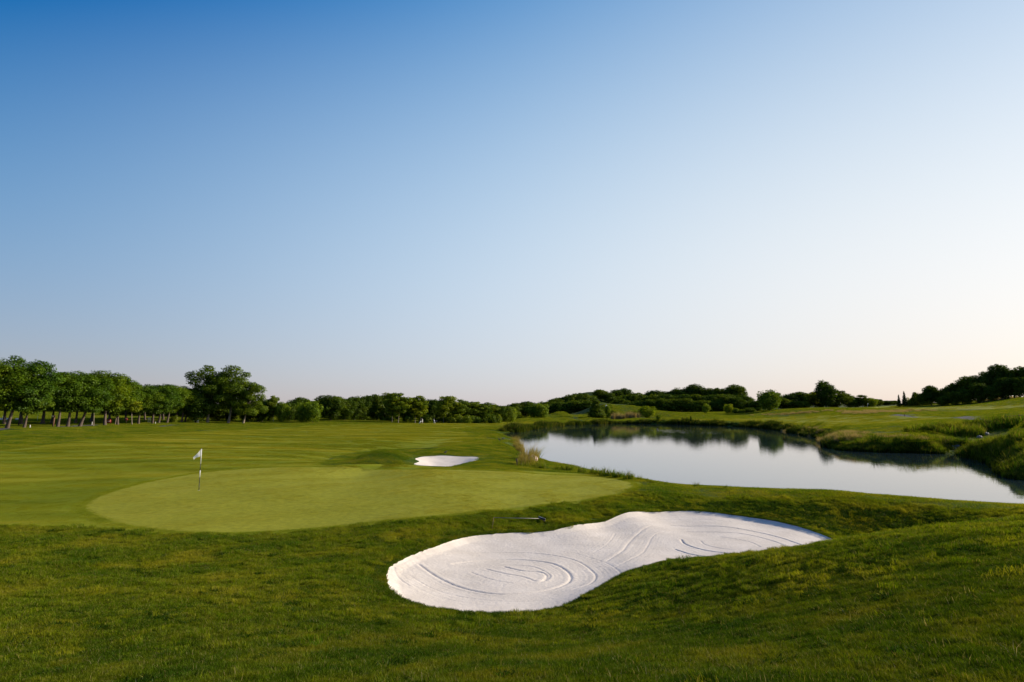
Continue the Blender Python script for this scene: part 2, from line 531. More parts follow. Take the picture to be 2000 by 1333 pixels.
# rake grooves
grooves = [  # (half width, depth, pixel line)
 (.05,.05,[(818,1115),(850,1131),(890,1146),(930,1156),(965,1161),(1000,1161),(1050,1155),(1085,1146),(1108,1134),(1115,1122),(1108,1110),(1085,1098),(1050,1092),(1000,1089),(960,1092),(920,1098),(885,1106)]),
 (.04,.035,[(855,1094),(900,1084),(960,1078),(1020,1076),(1080,1081),(1130,1092),(1158,1110),(1163,1125),(1150,1142),(1120,1152)]),
 (.045,.04,[(950,1111),(985,1119),(1020,1124),(1045,1132)]),(.05,.05,[(985,1105),(1020,1112),(1055,1113),(1068,1120),(1062,1130)]),
 (.04,.035,[(965,1103),(1000,1101),(1040,1103),(1070,1115),(1072,1124),(1055,1133)]),(.04,.025,[(920,1119),(960,1132),(1000,1138)]),
 (.04,.02,[(800,1138),(850,1158),(920,1172),(1000,1178),(1080,1172),(1130,1160)]),(.04,.015,[(790,1150),(850,1172),(930,1186),(1000,1190),(1070,1184)]),
 (.035,.02,[(1120,1076),(1180,1093),(1205,1110),(1215,1128)]),(.05,.03,[(1185,1091),(1215,1073),(1228,1055),(1245,1040),(1275,1026),(1330,1020)]),
 (.04,.025,[(1200,1105),(1250,1080),(1265,1060),(1280,1040),(1330,1027)]),(.035,.02,[(1160,1075),(1185,1060),(1202,1038)]),
 (.045,.04,[(1310,1021),(1400,1022),(1470,1029),(1530,1042),(1575,1062)]),(.04,.035,[(1340,1031),(1440,1034),(1500,1045),(1530,1058),(1533,1068)]),
 (.045,.04,[(1330,1048),(1340,1058),(1380,1069),(1440,1077),(1480,1080)]),(.045,.04,[(1318,1067),(1350,1076),(1400,1083)]),
 (.035,.025,[(1405,1041),(1460,1050),(1485,1063)]),(.035,.025,[(1368,1050),(1380,1059),(1430,1068),(1465,1066)]),
 (.035,.02,[(1280,1013),(1360,1011),(1430,1014)]),(.035,.02,[(1070,1061),(1120,1062),(1170,1064)]),(.035,.018,[(780,1125),(800,1113),(830,1100),(860,1090)]),
 (.04,.03,[(768,1128),(775,1145),(800,1160)])]
im = np.nonzero(ins_a)[0]
gxs, gys = vx[im], vy[im]
disp = np.zeros(len(im))
for hw, dep, ln in grooves:
    sm = smooth_poly([PZ(a, b, -0.34)[:2] for a, b in ln], False, 5)
    d = dist_line(sm, gxs, gys, False)
    disp += 0.0020 * np.sin(d * 2 * np.pi / 0.13) * np.exp(-(d / 0.40) ** 2)
    disp -= (0.85 if ln[0][0] > 1270 else 0.55) * dep * np.exp(-(d / (0.65 * hw)) ** 2) - 0.12 * dep * np.exp(-((d - 2.1 * hw) / (1.1 * hw)) ** 2)
Z[im] += disp + rng.normal(0, 0.0025, len(im))

# ------------------------------------------------------------------ ground materials
def stretch(nt, pos, sx, sy, rz=0.0):
    mp = N(nt, 'ShaderNodeMapping')
    mp.inputs['Scale'].default_value = (sx, sy, 0.0)
    mp.inputs['Rotation'].default_value = (0, 0, rz)
    L(nt, pos, mp.inputs[0])
    return mp.outputs[0]

def turf_material(name, cols, scale, sheen=0.0, streak=None, bump=0.3):
    m, nt, b, o = new_mat(name)
    geo = N(nt, 'ShaderNodeNewGeometry')
    pos = geo.outputs['Position']
    f1 = noise(nt, stretch(nt, pos, *streak) if streak else pos, scale, 5, 0.6)
    f2 = noise(nt, pos, scale * 14, 4, 0.65)
    c = ramp(nt, f1, [(0.28, cols[0]), (0.5, cols[1]), (0.72, cols[2])])
    c = mix(nt, 0.55, c, ramp(nt, f2, [(0.25, (0.45, 0.45, 0.4)), (0.75, (1.5, 1.5, 1.4))]), 'MULTIPLY')
    L(nt, c, b.inputs['Base Color'])
    b.inputs['Roughness'].default_value = 0.9
    b.inputs['Specular IOR Level'].default_value = 0.05
    if sheen:
        b.inputs['Sheen Weight'].default_value = sheen
        b.inputs['Sheen Roughness'].default_value = 0.6
        L(nt, mix(nt, 0.5, c, cols[2]), b.inputs['Sheen Tint'])
    bp = N(nt, 'ShaderNodeBump')
    bp.inputs['Strength'].default_value = bump
    bp.inputs['Distance'].default_value = 0.05
    L(nt, noise(nt, pos, 22, 5, 0.7), bp.inputs['Height'])
    L(nt, bp.outputs[0], b.inputs['Normal'])
    return m

M_ground = turf_material('rough turf', ((.022,.046,.002), (.04,.065,.003), (.075,.085,.006)), 0.35)
M_fair = turf_material('fairway turf', ((.10,.135,.003), (.16,.185,.006), (.25,.24,.016)), 1.0, 0.0, (.045, .16, .12))
M_green = turf_material('putting green turf', ((.21,.215,.018), (.23,.232,.02), (.25,.248,.026)), 0.3, 0.0)

def sand_material():
    m, nt, b, o = new_mat('white sand')
    geo = N(nt, 'ShaderNodeNewGeometry')
    pos = geo.outputs['Position']
    f = noise(nt, pos, 1.2, 5)
    c = ramp(nt, f, [(0.3, (.56, .505, .44)), (0.7, (.66, .60, .53))])
    f2 = noise(nt, pos, 60, 2)
    c = mix(nt, 0.38, c, ramp(nt, f2, [(0.3, (.72, .70, .68)), (0.55, (1, 1, 1))]), 'MULTIPLY')
    f3 = noise(nt, pos, 14, 4, 0.7)
    c = mix(nt, 0.35, c, ramp(nt, f3, [(0.3, (.8, .79, .78)), (0.6, (1, 1, 1))]), 'MULTIPLY')
    L(nt, c, b.inputs['Base Color'])
    b.inputs['Roughness'].default_value = 0.95
    b.inputs['Specular IOR Level'].default_value = 0.1
    bp = N(nt, 'ShaderNodeBump')
    bp.inputs['Strength'].default_value = 0.35
    bp.inputs['Distance'].default_value = 0.02
    L(nt, noise(nt, pos, 40, 4, 0.7), bp.inputs['Height'])
    L(nt, bp.outputs[0], b.inputs['Normal'])
    return m
M_sand = sand_material()
M_path = simple_mat('grey asphalt path', (.075, .072, .076), 0.95, 0.2, 0.8)
M_path.node_tree.nodes['Principled BSDF'].inputs['Specular IOR Level'].default_value = 0.05

def zone_obj(name, sel, mat, kind='structure'):
    t = T[sel]
    u, inv = np.unique(t.ravel(), return_inverse=True)
    v = np.stack([vx[u], vy[u], Z[u]], -1)
    me = mesh_np(name, v, [inv.reshape(-1, 3)], [mat], smooth=True)
    o = bpy.data.objects.new(name, me)
    COL.objects.link(o)
    return tag(o, kind=kind)

names = [z[0] for z in zones]
tag(zone_obj('ground', fz == 0, M_ground), 'rough grass ground of the golf course with mounds and banks', 'ground')
tag(zone_obj('fairway', np.isin(fz, [i for i, n in enumerate(names) if n == 'fairway']), M_fair), 'striped mown fairway grass round the green and beyond the pond', 'fairway')
M_collar = turf_material('collar turf', ((.13,.16,.006), (.16,.185,.008), (.20,.21,.012)), 0.4)
tag(zone_obj('green_collar', fz == names.index('green_collar'), M_collar), 'narrow darker collar of grass cut round the putting green', 'green collar')
tag(zone_obj('putting_green', fz == names.index('putting_green'), M_green), 'smooth olive putting green with the flagstick in it', 'putting green')
tag(zone_obj('bunker_sand', fz == names.index('sand_near'), M_sand), 'big kidney shaped bunker of raked white sand in the foreground', 'bunker sand')
tag(zone_obj('bunker_sand', fz == names.index('sand_far'), M_sand), 'small white sand bunker beyond the putting green', 'bunker sand')
tag(zone_obj('cart_path', np.isin(fz, [i for i, n in enumerate(names) if n == 'cart_path']), M_path), 'grey asphalt cart path showing in short stretches', 'path')

def height(x, y):
    return base_height(np.atleast_1d(np.float64(x)), np.atleast_1d(np.float64(y)))

def ground_z(x, y):
    return float(height(x, y)[0])

# ------------------------------------------------------------------ pond water
def water_material():
    m, nt, b, o = new_mat('pond water')
    b.inputs['Base Color'].default_value = (.016, .028, .034, 1)
    b.inputs['Roughness'].default_value = 0.02
    b.inputs['IOR'].default_value = 1.72
    b.inputs['Specular Tint'].default_value = (.88, .96, 1.0, 1)
    geo = N(nt, 'ShaderNodeNewGeometry')
    pos = geo.outputs['Position']
    mp = N(nt, 'ShaderNodeMapping')
    mp.inputs['Scale'].default_value = (1, 1, 1)
    L(nt, pos, mp.inputs[0])
    f = noise(nt, mp.outputs[0], 1.4, 3)
    # ripples of a bird swimming near the far shore
    c = PZ(1335, 842, WATER)
    vm = N(nt, 'ShaderNodeVectorMath', operation='SUBTRACT')
    L(nt, pos, vm.inputs[0]); vm.inputs[1].default_value = c
    sc = N(nt, 'ShaderNodeVectorMath', operation='MULTIPLY')
    L(nt, vm.outputs[0], sc.inputs[0]); sc.inputs[1].default_value = (1 / 15.0, 1 / 34.0, 0)
    ln = N(nt, 'ShaderNodeVectorMath', operation='LENGTH')
    L(nt, sc.outputs[0], ln.inputs[0])
    mr = N(nt, 'ShaderNodeMapRange', clamp=True, interpolation_type='SMOOTHSTEP')
    L(nt, ln.outputs['Value'], mr.inputs[0])
    mr.inputs[1].default_value, mr.inputs[2].default_value = 0.3, 1.0
    mr.inputs[3].default_value, mr.inputs[4].default_value = 1.0, 0.0
    rp = noise(nt, pos, 0.45, 2)
    mu = N(nt, 'ShaderNodeMath', operation='MULTIPLY'); L(nt, rp, mu.inputs[0]); L(nt, mr.outputs[0], mu.inputs[1])
    mu2 = N(nt, 'ShaderNodeMath', operation='MULTIPLY'); L(nt, mu.outputs[0], mu2.inputs[0]); mu2.inputs[1].default_value = 9.0
    ad = N(nt, 'ShaderNodeMath', operation='ADD'); L(nt, f, ad.inputs[0]); L(nt, mu2.outputs[0], ad.inputs[1])
    bp = N(nt, 'ShaderNodeBump')
    bp.inputs['Strength'].default_value = 1.0
    bp.inputs['Distance'].default_value = 0.004
    L(nt, ad.outputs[0], bp.inputs['Height'])
    L(nt, bp.outputs[0], b.inputs['Normal'])
    return m
wp = np.array(pond)
ctr = wp.mean(0)
wxy = wp + (wp - ctr) / np.linalg.norm(wp - ctr, axis=1)[:, None] * 1.2
wm = bpy.data.meshes.new('pond_water')
wm.from_pydata([(a, b, WATER) for a, b in wxy], [], [tuple(range(len(wxy)))])
wm.materials.append(water_material())
wo = bpy.data.objects.new('pond_water', wm)
COL.objects.link(wo)
tag(wo, 'calm pond mirroring the pale sky and the far trees', 'water', kind='structure')

# ------------------------------------------------------------------ grass blades (patches set out over the turf)
def mow_bands(nt, pos, c, period, angle, amount):
    mp = N(nt, 'ShaderNodeMapping'); mp.inputs['Rotation'].default_value = (0, 0, angle)
    L(nt, pos, mp.inputs[0])
    wv = N(nt, 'ShaderNodeTexWave', wave_type='BANDS', bands_direction='X', wave_profile='SIN')
    L(nt, mp.outputs[0], wv.inputs['Vector'])
    wv.inputs['Scale'].default_value = math.pi / 10 / period * 2
    wv.inputs['Distortion'].default_value = 0.6
    wv.inputs['Detail'].default_value = 1.0
    lo, hi = 1 - amount, 1 + amount
    return mix(nt, 1.0, c, ramp(nt, wv.outputs['Fac'], [(0.35, (lo, lo, lo)), (0.65, (hi, hi, hi))]), 'MULTIPLY')

def grass_material(name, cols, trans=0.4, scale=0.5, streak=None, bands=None, dry=(.22, .19, .04), dry_amount=0.12):
    m, nt, b, o = new_mat(name)
    nt.nodes.remove(b)
    geo = N(nt, 'ShaderNodeNewGeometry')
    f1 = noise(nt, stretch(nt, geo.outputs['Position'], *streak) if streak else geo.outputs['Position'], scale, 4, 0.6)
    c = ramp(nt, f1, [(0.34, cols[0]), (0.5, cols[1]), (0.66, cols[2])])
    f3 = noise(nt, geo.outputs['Position'], scale * 9, 3, 0.6)
    c = mix(nt, 0.6, c, ramp(nt, f3, [(0.3, (.55, .6, .55)), (0.7, (1.35, 1.3, 1.2))]), 'MULTIPLY')
    c = mix(nt, 0.8, c, ramp(nt, geo.outputs['Random Per Island'], [(0.0, (.4, .45, .4)), (1.0, (1.6, 1.55, 1.4))]), 'MULTIPLY')
    if bands:
        c = mow_bands(nt, geo.outputs['Position'], c, *bands)
    th = N(nt, 'ShaderNodeMath', operation='GREATER_THAN')
    L(nt, geo.outputs['Random Per Island'], th.inputs[0]); th.inputs[1].default_value = 1 - dry_amount
    c = mix(nt, th.outputs[0], c, dry)
    df = N(nt, 'ShaderNodeBsdfDiffuse'); L(nt, c, df.inputs[0])
    tr = N(nt, 'ShaderNodeBsdfTranslucent'); L(nt, mix(nt, 1.0, c, (1.25, 1.2, .6), 'MULTIPLY'), tr.inputs[0])
    mx = N(nt, 'ShaderNodeMixShader'); mx.inputs[0].default_value = trans
    L(nt, df.outputs[0], mx.inputs[1]); L(nt, tr.outputs[0], mx.inputs[2])
    gl = N(nt, 'ShaderNodeBsdfGlossy'); gl.inputs['Roughness'].default_value = 0.45
    gl.inputs[0].default_value = (.9, .9, .8, 1)
    mg = N(nt, 'ShaderNodeMixShader'); mg.inputs[0].default_value = 0.004
    L(nt, mx.outputs[0], mg.inputs[1]); L(nt, gl.outputs[0], mg.inputs[2])
    L(nt, mg.outputs[0], o.inputs[0])
    return m

G_near = grass_material('near rough grass blades', ((.032,.074,.002), (.070,.110,.003), (.150,.156,.008)), trans=.3, scale=.6, dry=(.26,.21,.07), dry_amount=.06)  # darker than the farther rough: vignette falloff is put into the blade colour
G_rough = grass_material('rough grass blades', ((.062,.122,.003), (.128,.172,.004), (.240,.235,.012)), scale=.45)
G_fair = grass_material('fairway blades', ((.110,.142,.003), (.178,.190,.006), (.285,.258,.022)), scale=1.0, streak=(.045, .16, .12), bands=(9.0, 1.25, .09))
G_green = grass_material('putting green blades', ((.250,.245,.034), (.272,.264,.040), (.300,.286,.050)), scale=0.25, bands=(1.6, .9, .035), dry_amount=0.05)
G_collar = grass_material('collar blades', ((.15,.18,.007), (.185,.21,.010), (.23,.24,.016)), scale=.4, dry_amount=.03)
G_reed = grass_material('bank reeds', ((.05,.105,.004), (.095,.15,.006), (.19,.20,.014)), scale=0.15, dry_amount=0.15)
G_dry = grass_material('dry fescue', ((.22,.17,.08), (.28,.21,.10), (.32,.25,.12)), scale=0.3, dry=(.36,.28,.15), dry_amount=0.3)

def patch_mesh(name, mat, radius, n, h, w, lean=0.5, two=True, seed=0, clump=0.0, square=False):
    g = np.random.default_rng(seed)
    r = radius * np.sqrt(g.random(n)); a = g.random(n) * 2 * np.pi
    bx, by = r * np.cos(a), r * np.sin(a)
    hh = h * (0.55 + 0.6 * g.random(n)) * (0.8 + 0.4 * np.sin(bx / radius * 4 + seed) * np.sin(by / radius * 5))
    ang = g.random(n) * 2 * np.pi
    lx = lean * hh * (g.normal(0, 0.7, n) + 0.5); ly = lean * hh * g.normal(0, 0.7, n)
    wx, wy = np.cos(ang) * w / 2, np.sin(ang) * w / 2
    z0 = np.full(n, -0.02 - h * 0.1)
    if two:
        v = np.stack([np.stack([bx - wx, by - wy, z0], -1), np.stack([bx + wx, by + wy, z0], -1),
                      np.stack([bx + wx * .8 + lx * .4, by + wy * .8 + ly * .4, hh * .62], -1),
                      np.stack([bx - wx * .8 + lx * .4, by - wy * .8 + ly * .4, hh * .62], -1),
                      np.stack([bx + lx, by + ly, hh], -1)], 1).reshape(-1, 3)
        i = np.arange(n)[:, None] * 5
        return mesh_np(name, v, [i + np.array([[0, 1, 2, 3]]), i + np.array([[3, 2, 4]])], [mat])
    v = np.stack([np.stack([bx - wx, by - wy, z0], -1), np.stack([bx + wx, by + wy, z0], -1), np.stack([bx + lx, by + ly, hh], -1)], 1).reshape(-1, 3)
    i = np.arange(n)[:, None] * 3
    return mesh_np(name, v, [i + np.array([[0, 1, 2]])], [mat])

def scatter(name, label, cat, meshes, xyz, normals, scales):
    """one object: the patches of a kind of grass, set out over the ground by geometry nodes"""
    src = bpy.data.collections.new(name + ' patches')
    for k, me in enumerate(meshes):
        src.objects.link(bpy.data.objects.new('%s patch %d' % (name, k), me))
    n = len(xyz)
    me = bpy.data.meshes.new(name)
    me.vertices.add(n)
    me.vertices.foreach_set('co', np.asarray(xyz, np.float32).ravel())
    rot = np.zeros((n, 3), np.float32)
    yaw = rng.random(n) * 2 * np.pi
    for i in range(n):
        q = Vector((0, 0, 1)).rotation_difference(Vector(normals[i])) @ Matrix.Rotation(yaw[i], 3, 'Z').to_quaternion()
        rot[i] = q.to_euler()
    me.attributes.new('rot', 'FLOAT_VECTOR', 'POINT').data.foreach_set('vector', rot.ravel())
    me.attributes.new('scl', 'FLOAT', 'POINT').data.foreach_set('value', np.asarray(scales, np.float32))
    me.attributes.new('idx', 'INT', 'POINT').data.foreach_set('value', rng.integers(0, len(meshes), n).astype(np.int32))
    o = bpy.data.objects.new(name, me)
    COL.objects.link(o)
    ng = bpy.data.node_groups.new(name, 'GeometryNodeTree')
    ng.interface.new_socket('Geometry', in_out='INPUT', socket_type='NodeSocketGeometry')
    ng.interface.new_socket('Geometry', in_out='OUTPUT', socket_type='NodeSocketGeometry')
    gi, go = ng.nodes.new('NodeGroupInput'), ng.nodes.new('NodeGroupOutput')
    ci = ng.nodes.new('GeometryNodeCollectionInfo')
    ci.inputs['Collection'].default_value = src
    ci.inputs['Separate Children'].default_value = True
    ci.inputs['Reset Children'].default_value = True
    ip = ng.nodes.new('GeometryNodeInstanceOnPoints')
    ip.inputs['Pick Instance'].default_value = True
    def attr(nm, t):
        a = ng.nodes.new('GeometryNodeInputNamedAttribute'); a.data_type = t
        a.inputs[0].default_value = nm
        return a.outputs[0]
    ng.links.new(gi.outputs[0], ip.inputs['Points'])
    ng.links.new(ci.outputs[0], ip.inputs['Instance'])
    ng.links.new(attr('idx', 'INT'), ip.inputs['Instance Index'])
    e2r = ng.nodes.new('FunctionNodeEulerToRotation')
    ng.links.new(attr('rot', 'FLOAT_VECTOR'), e2r.inputs[0])
    ng.links.new(e2r.outputs[0], ip.inputs['Rotation'])
    ng.links.new(attr('scl', 'FLOAT'), ip.inputs['Scale'])
    ng.links.new(ip.outputs[0], go.inputs[0])
    mod = o.modifiers.new('set out', 'NODES')
    mod.node_group = ng
    return tag(o, label, cat, kind='stuff')

HALF = math.atan(1000 / F) + 0.10
def jitter_grid(r0, r1, step):
    x = np.arange(-r1, r1, step); y = np.arange(-2 if r0 < 5 else r0 * 0.6, r1, step)
    gx_, gy_ = np.meshgrid(x, y)
    gx_ = gx_.ravel() + rng.uniform(-.5, .5, gx_.size) * step
    gy_ = gy_.ravel() + rng.uniform(-.5, .5, gy_.size) * step
    r = np.hypot(gx_, gy_ + 3)
    a = np.abs(np.arctan2(gx_, gy_ + 3))
    k = (r >= r0) & (r < r1) & (a < HALF)
    return gx_[k], gy_[k]

def zone_of(x, y):
    z = np.zeros(len(x), int)
    for p in (fairway, fair_right, fair_hill):
        z[inside(p, x, y)] = 1
    z[inside(collar, x, y)] = 3
    z[inside(green, x, y)] = 2
    d = dist_line(sand_a, x, y); d[inside(sand_a, x, y)] *= -1
    e = dist_line(sand_b, x, y); e[inside(sand_b, x, y)] *= -1
    d = np.minimum(d, e)
    for p in path_polys:
        e = dist_line(p, x, y); e[inside(p, x, y)] *= -1
        d = np.minimum(d, e)
    d = np.minimum(d, pond_sd(x, y))
    return z, d

def surf(x, y):
    e = 0.15
    z = height(x, y)
    nx = -(height(x + e, y) - height(x - e, y)) / (2 * e)
    ny = -(height(x, y + e) - height(x, y - e)) / (2 * e)
    nrm = np.stack([nx, ny, np.ones(len(x))], -1)
    return np.stack([x, y, z], -1), nrm / np.linalg.norm(nrm, axis=1)[:, None]

def lay(name, label, cat, meshes, zone, rings_, margin, extra=None, uneven=0.0, fade=None):
    xs, ys, ss = [], [], []
    for r0, r1, step, sc in rings_:
        x, y = jitter_grid(r0, r1, step)
        z, d = zone_of(x, y)
        k = np.isin(z, zone) & (d > margin * sc)
        if extra is not None:
            k &= extra(x, y, d)
        xs.append(x[k]); ys.append(y[k]); ss.append(np.full(k.sum(), sc) * rng.uniform(.9, 1.15, k.sum()))
    x, y, s = np.concatenate(xs), np.concatenate(ys), np.concatenate(ss)
    p, nrm = surf(x, y)
    dd = dist_line(sand_a, x, y)
    p[:, 2] += 0.05 * sstep((0.7 - dd) / 0.7)
    if fade:
        keep_ = rng.random(len(x)) < np.clip((np.hypot(x, y) - fade[0]) / (fade[1] - fade[0]), 0, 1)
        p, nrm, s, x = p[keep_], nrm[keep_], s[keep_], x[keep_]
    if uneven:
        nrm[:, :2] += rng.normal(0, uneven, (len(x), 2)); nrm /= np.linalg.norm(nrm, axis=1)[:, None]
        s = s * rng.uniform(.85, 1.2, len(s))
    return scatter(name, label, cat, meshes, p, nrm, s)

rough_a = [patch_mesh('rough_grass', G_near, .20, 600, .046, .0032, .7, True, k) for k in range(6)]
lay('rough_grass', 'thick rough grass on the foreground slopes round the near bunker', 'grass', rough_a, [0], [(2.5, 19, .155, 1.0)], .17, None, .11, (19, 11))
rough_e = [patch_mesh('rough_grass', G_near, .09, 110, .045, .004, .8, True, 20 + k) for k in range(4)]
lay('rough_grass_fringe', 'ragged grass fringe along the bunker edges', 'grass', rough_e, [0], [(8, 34, .09, 1.0)], .05, lambda x, y, d: d < .32)
rough_b = [patch_mesh('rough_grass', G_rough, .34, 800, .055, .0055, .8, True, 40 + k) for k in range(6)]
lay('rough_grass', 'rough grass on the banks between green, bunkers and pond', 'grass', rough_b, [0], [(9.5, 36, .28, 1.0)], .30, None, .11, (9.5, 16))
rough_c = [patch_mesh('rough_grass', G_rough, 1.0, 1400, .07, .012, .8, False, 60 + k) for k in range(4)]
lay('rough_grass', 'rough grass farther out along the pond banks', 'grass', rough_c, [0], [(36, 95, .95, 1.0)], .8)
rough_d = [patch_mesh('rough_grass', G_rough, 3.0, 3000, .10, .035, .8, False, 80 + k) for k in range(4)]
lay('rough_grass', 'far rough grass before the trees', 'grass', rough_d, [0], [(95, 420, 3.2, 1.0)], 2.0)
fair_c = [patch_mesh('fairway_grass', G_fair, .9, 3600, .022, .007, .7, False, 100 + k) for k in range(4)]
lay('fairway_grass', 'short mown fairway grass round the putting green', 'grass', fair_c, [1], [(18, 80, .9, 1.0)], .7)
fair_d = [patch_mesh('fairway_grass', G_fair, 3.0, 5000, .04, .022, .7, False, 120 + k) for k in range(4)]
lay('fairway_grass', 'short mown fairway grass farther off', 'grass', fair_d, [1], [(80, 420, 3.0, 1.0)], 2.0)
col_p = [patch_mesh('collar_grass', G_collar, .22, 420, .022, .005, .7, False, 160 + k) for k in range(3)]
lay('collar_grass', 'slightly longer grass of the collar round the green', 'grass', col_p, [3], [(18, 60, .18, 1.0)], .2)
green_p = [patch_mesh('green_grass', G_green, .8, 5200, .012, .005, .6, False, 140 + k) for k in range(4)]
lay('green_grass', 'closely cut grass of the putting green', 'grass', green_p, [2], [(18, 60, .75, 1.0)], .6)

# ------------------------------------------------------------------ trees
def leaf_material(name, cols, trans=0.28, scale=0.35):
    m, nt, b, o = new_mat(name)
    nt.nodes.remove(b)
    geo = N(nt, 'ShaderNodeNewGeometry')
    oi = N(nt, 'ShaderNodeObjectInfo')
    f1 = noise(nt, geo.outputs['Position'], scale, 3, 0.6)
    c = ramp(nt, f1, [(0.3, cols[0]), (0.5, cols[1]), (0.72, cols[2])])
    c = mix(nt, 0.7, c, ramp(nt, geo.outputs['Random Per Island'], [(0.0, (.5, .55, .5)), (0.85, (1.2, 1.2, 1.1)), (1.0, (1.9, 1.7, 1.3))]), 'MULTIPLY')
    c = mix(nt, 0.85, c, ramp(nt, oi.outputs['Random'], [(0.0, (.55, .68, .7)), (0.5, (1, 1, 1)), (1.0, (1.5, 1.3, .9))]), 'MULTIPLY')
    df = N(nt, 'ShaderNodeBsdfDiffuse'); L(nt, c, df.inputs[0])
    tr = N(nt, 'ShaderNodeBsdfTranslucent'); L(nt, mix(nt, 1.0, c, (1.5, 1.4, .6), 'MULTIPLY'), tr.inputs[0])
    mx = N(nt, 'ShaderNodeMixShader'); mx.inputs[0].default_value = trans
    L(nt, df.outputs[0], mx.inputs[1]); L(nt, tr.outputs[0], mx.inputs[2])
    gl = N(nt, 'ShaderNodeBsdfGlossy'); gl.inputs['Roughness'].default_value = 0.5
    mg = N(nt, 'ShaderNodeMixShader'); mg.inputs[0].default_value = 0.008
    L(nt, mx.outputs[0], mg.inputs[1]); L(nt, gl.outputs[0], mg.inputs[2])
    L(nt, mg.outputs[0], o.inputs[0])
    return m

LEAF = {
    'chestnut': leaf_material('chestnut leaves', ((0.0420,0.0832,0.0030), (0.0675,0.1210,0.0045), (0.1275,0.1814,0.0074))),
    'plane': leaf_material('plane leaves', ((0.0525,0.0907,0.0040), (0.0825,0.1285,0.0059), (0.1500,0.1966,0.0099))),
    'oak': leaf_material('oak leaves', ((0.0375,0.0680,0.0040), (0.0600,0.0983,0.0049), (0.1050,0.1436,0.0079))),
    'locust': leaf_material('locust leaves', ((0.0675,0.1058,0.0049), (0.1050,0.1512,0.0074), (0.1800,0.2117,0.0124))),
    'willow': leaf_material('willow leaves', ((0.1050,0.1663,0.0069), (0.1500,0.2117,0.0089), (0.2250,0.2722,0.0149))),
    'spruce': leaf_material('spruce needles', ((0.0225,0.0454,0.0040), (0.0375,0.0635,0.0049), (0.0600,0.0907,0.0069))),
    'plume': leaf_material('pale plumes', ((.16,.15,.07), (.24,.21,.11), (.34,.29,.17))),
}
M_bark = simple_mat('grey brown bark', (.085, .062, .047), 0.9, 0.45, 3.0)
M_pale = simple_mat('pale bark', (.22, .18, .135), 0.9, 0.35, 2.0)
M_dark = simple_mat('dark bark', (.07, .055, .045), 0.9, 0.4, 3.0)

def crown_mesh(name, mat, lobes, n, leaf, seed, flat=0.0, inner=0.35):
    g = np.random.default_rng(seed)
    lobes = np.array(lobes, float)                     # cx cy cz rx ry rz
    area = (lobes[:, 3] * lobes[:, 4] + lobes[:, 3] * lobes[:, 5] + lobes[:, 4] * lobes[:, 5])
    which = g.choice(len(lobes), n, p=area / area.sum())
    lb = lobes[which]
    d = g.normal(0, 1, (n, 3)); d /= np.linalg.norm(d, axis=1)[:, None]
    rr = (inner + (1.06 - inner) * g.random(n) ** 0.45)[:, None]
    wob = 1 + 0.16 * np.sin(d[:, :1] * 6 + which[:, None]) * np.sin(d[:, 1:2] * 7 + 2.1 * which[:, None]) + 0.10 * np.sin(d[:, 2:] * 11 + which[:, None])
    c = lb[:, :3] + d * lb[:, 3:] * rr * wob
    nr = d * 1.0 + g.normal(0, 0.5, (n, 3)) + np.array([0, 0, 0.25 + flat * 1.6])
    nr /= np.linalg.norm(nr, axis=1)[:, None]
    t = np.cross(nr, g.normal(0, 1, (n, 3))); t /= np.linalg.norm(t, axis=1)[:, None] + 1e-9
    b = np.cross(nr, t)
    s = leaf * (0.6 + 0.9 * g.random((n, 1)))
    droop = np.array([0, 0, -0.25]) * s
    v = np.stack([c - t * s, c - b * s * .5 + nr * s * .12, c + t * s + droop, c + b * s * .5 + nr * s * .12], 1).reshape(-1, 3)
    i = np.arange(n)[:, None] * 4
    return mesh_np(name, v, [i + np.array([[0, 1, 2, 3]])], [mat])

def sphere_lobes(g, n, c, R, r, squash=0.75, shell=0.75):
    out = []
    k = 0
    while len(out) < n:
        k += 1
        th = math.pi * (3 - math.sqrt(5)) * k
        zz = 1 - 2 * ((k - .5) / n)
        q = math.sqrt(max(0, 1 - zz * zz))
        f = shell * (0.65 + 0.5 * g.random())
        rr = r * (0.6 + 0.8 * g.random())
        out.append((c[0] + R[0] * f * q * math.cos(th), c[1] + R[1] * f * q * math.sin(th), c[2] + R[2] * f * zz, rr, rr, rr * squash))
    return out

def trunk_mb(h, r0, seed, forks, bend=0.03, top=0.6):
    g = random.Random(seed)
    mb = MB()
    path = [(0, 0, -0.4)] + [(bend * h * math.sin(2.4 * k / 5 + seed), bend * h * math.cos(1.9 * k / 5 + seed) - bend * h * math.cos(seed), h * top * k / 5) for k in range(6)]
    radii = [r0 * 1.5] + [r0 * (1.25 if k == 0 else 1.0) * (1 - 0.11 * k) for k in range(6)]
    mb.tube(path, radii, 9)
    for i in range(forks):
        k = g.choice((3, 4, 5))
        p = Vector(path[k + 1]); a = g.uniform(0, 6.28); l = h * g.uniform(.12, .20)
        q1 = p + Vector((math.cos(a) * l * .4, math.sin(a) * l * .4, l * .45))
        q2 = q1 + Vector((math.cos(a) * l * .45, math.sin(a) * l * .45, l * .7))
        mb.tube([p, q1, q2], [radii[k + 1] * .6, r0 * .32, r0 * .1], 6)
    return mb

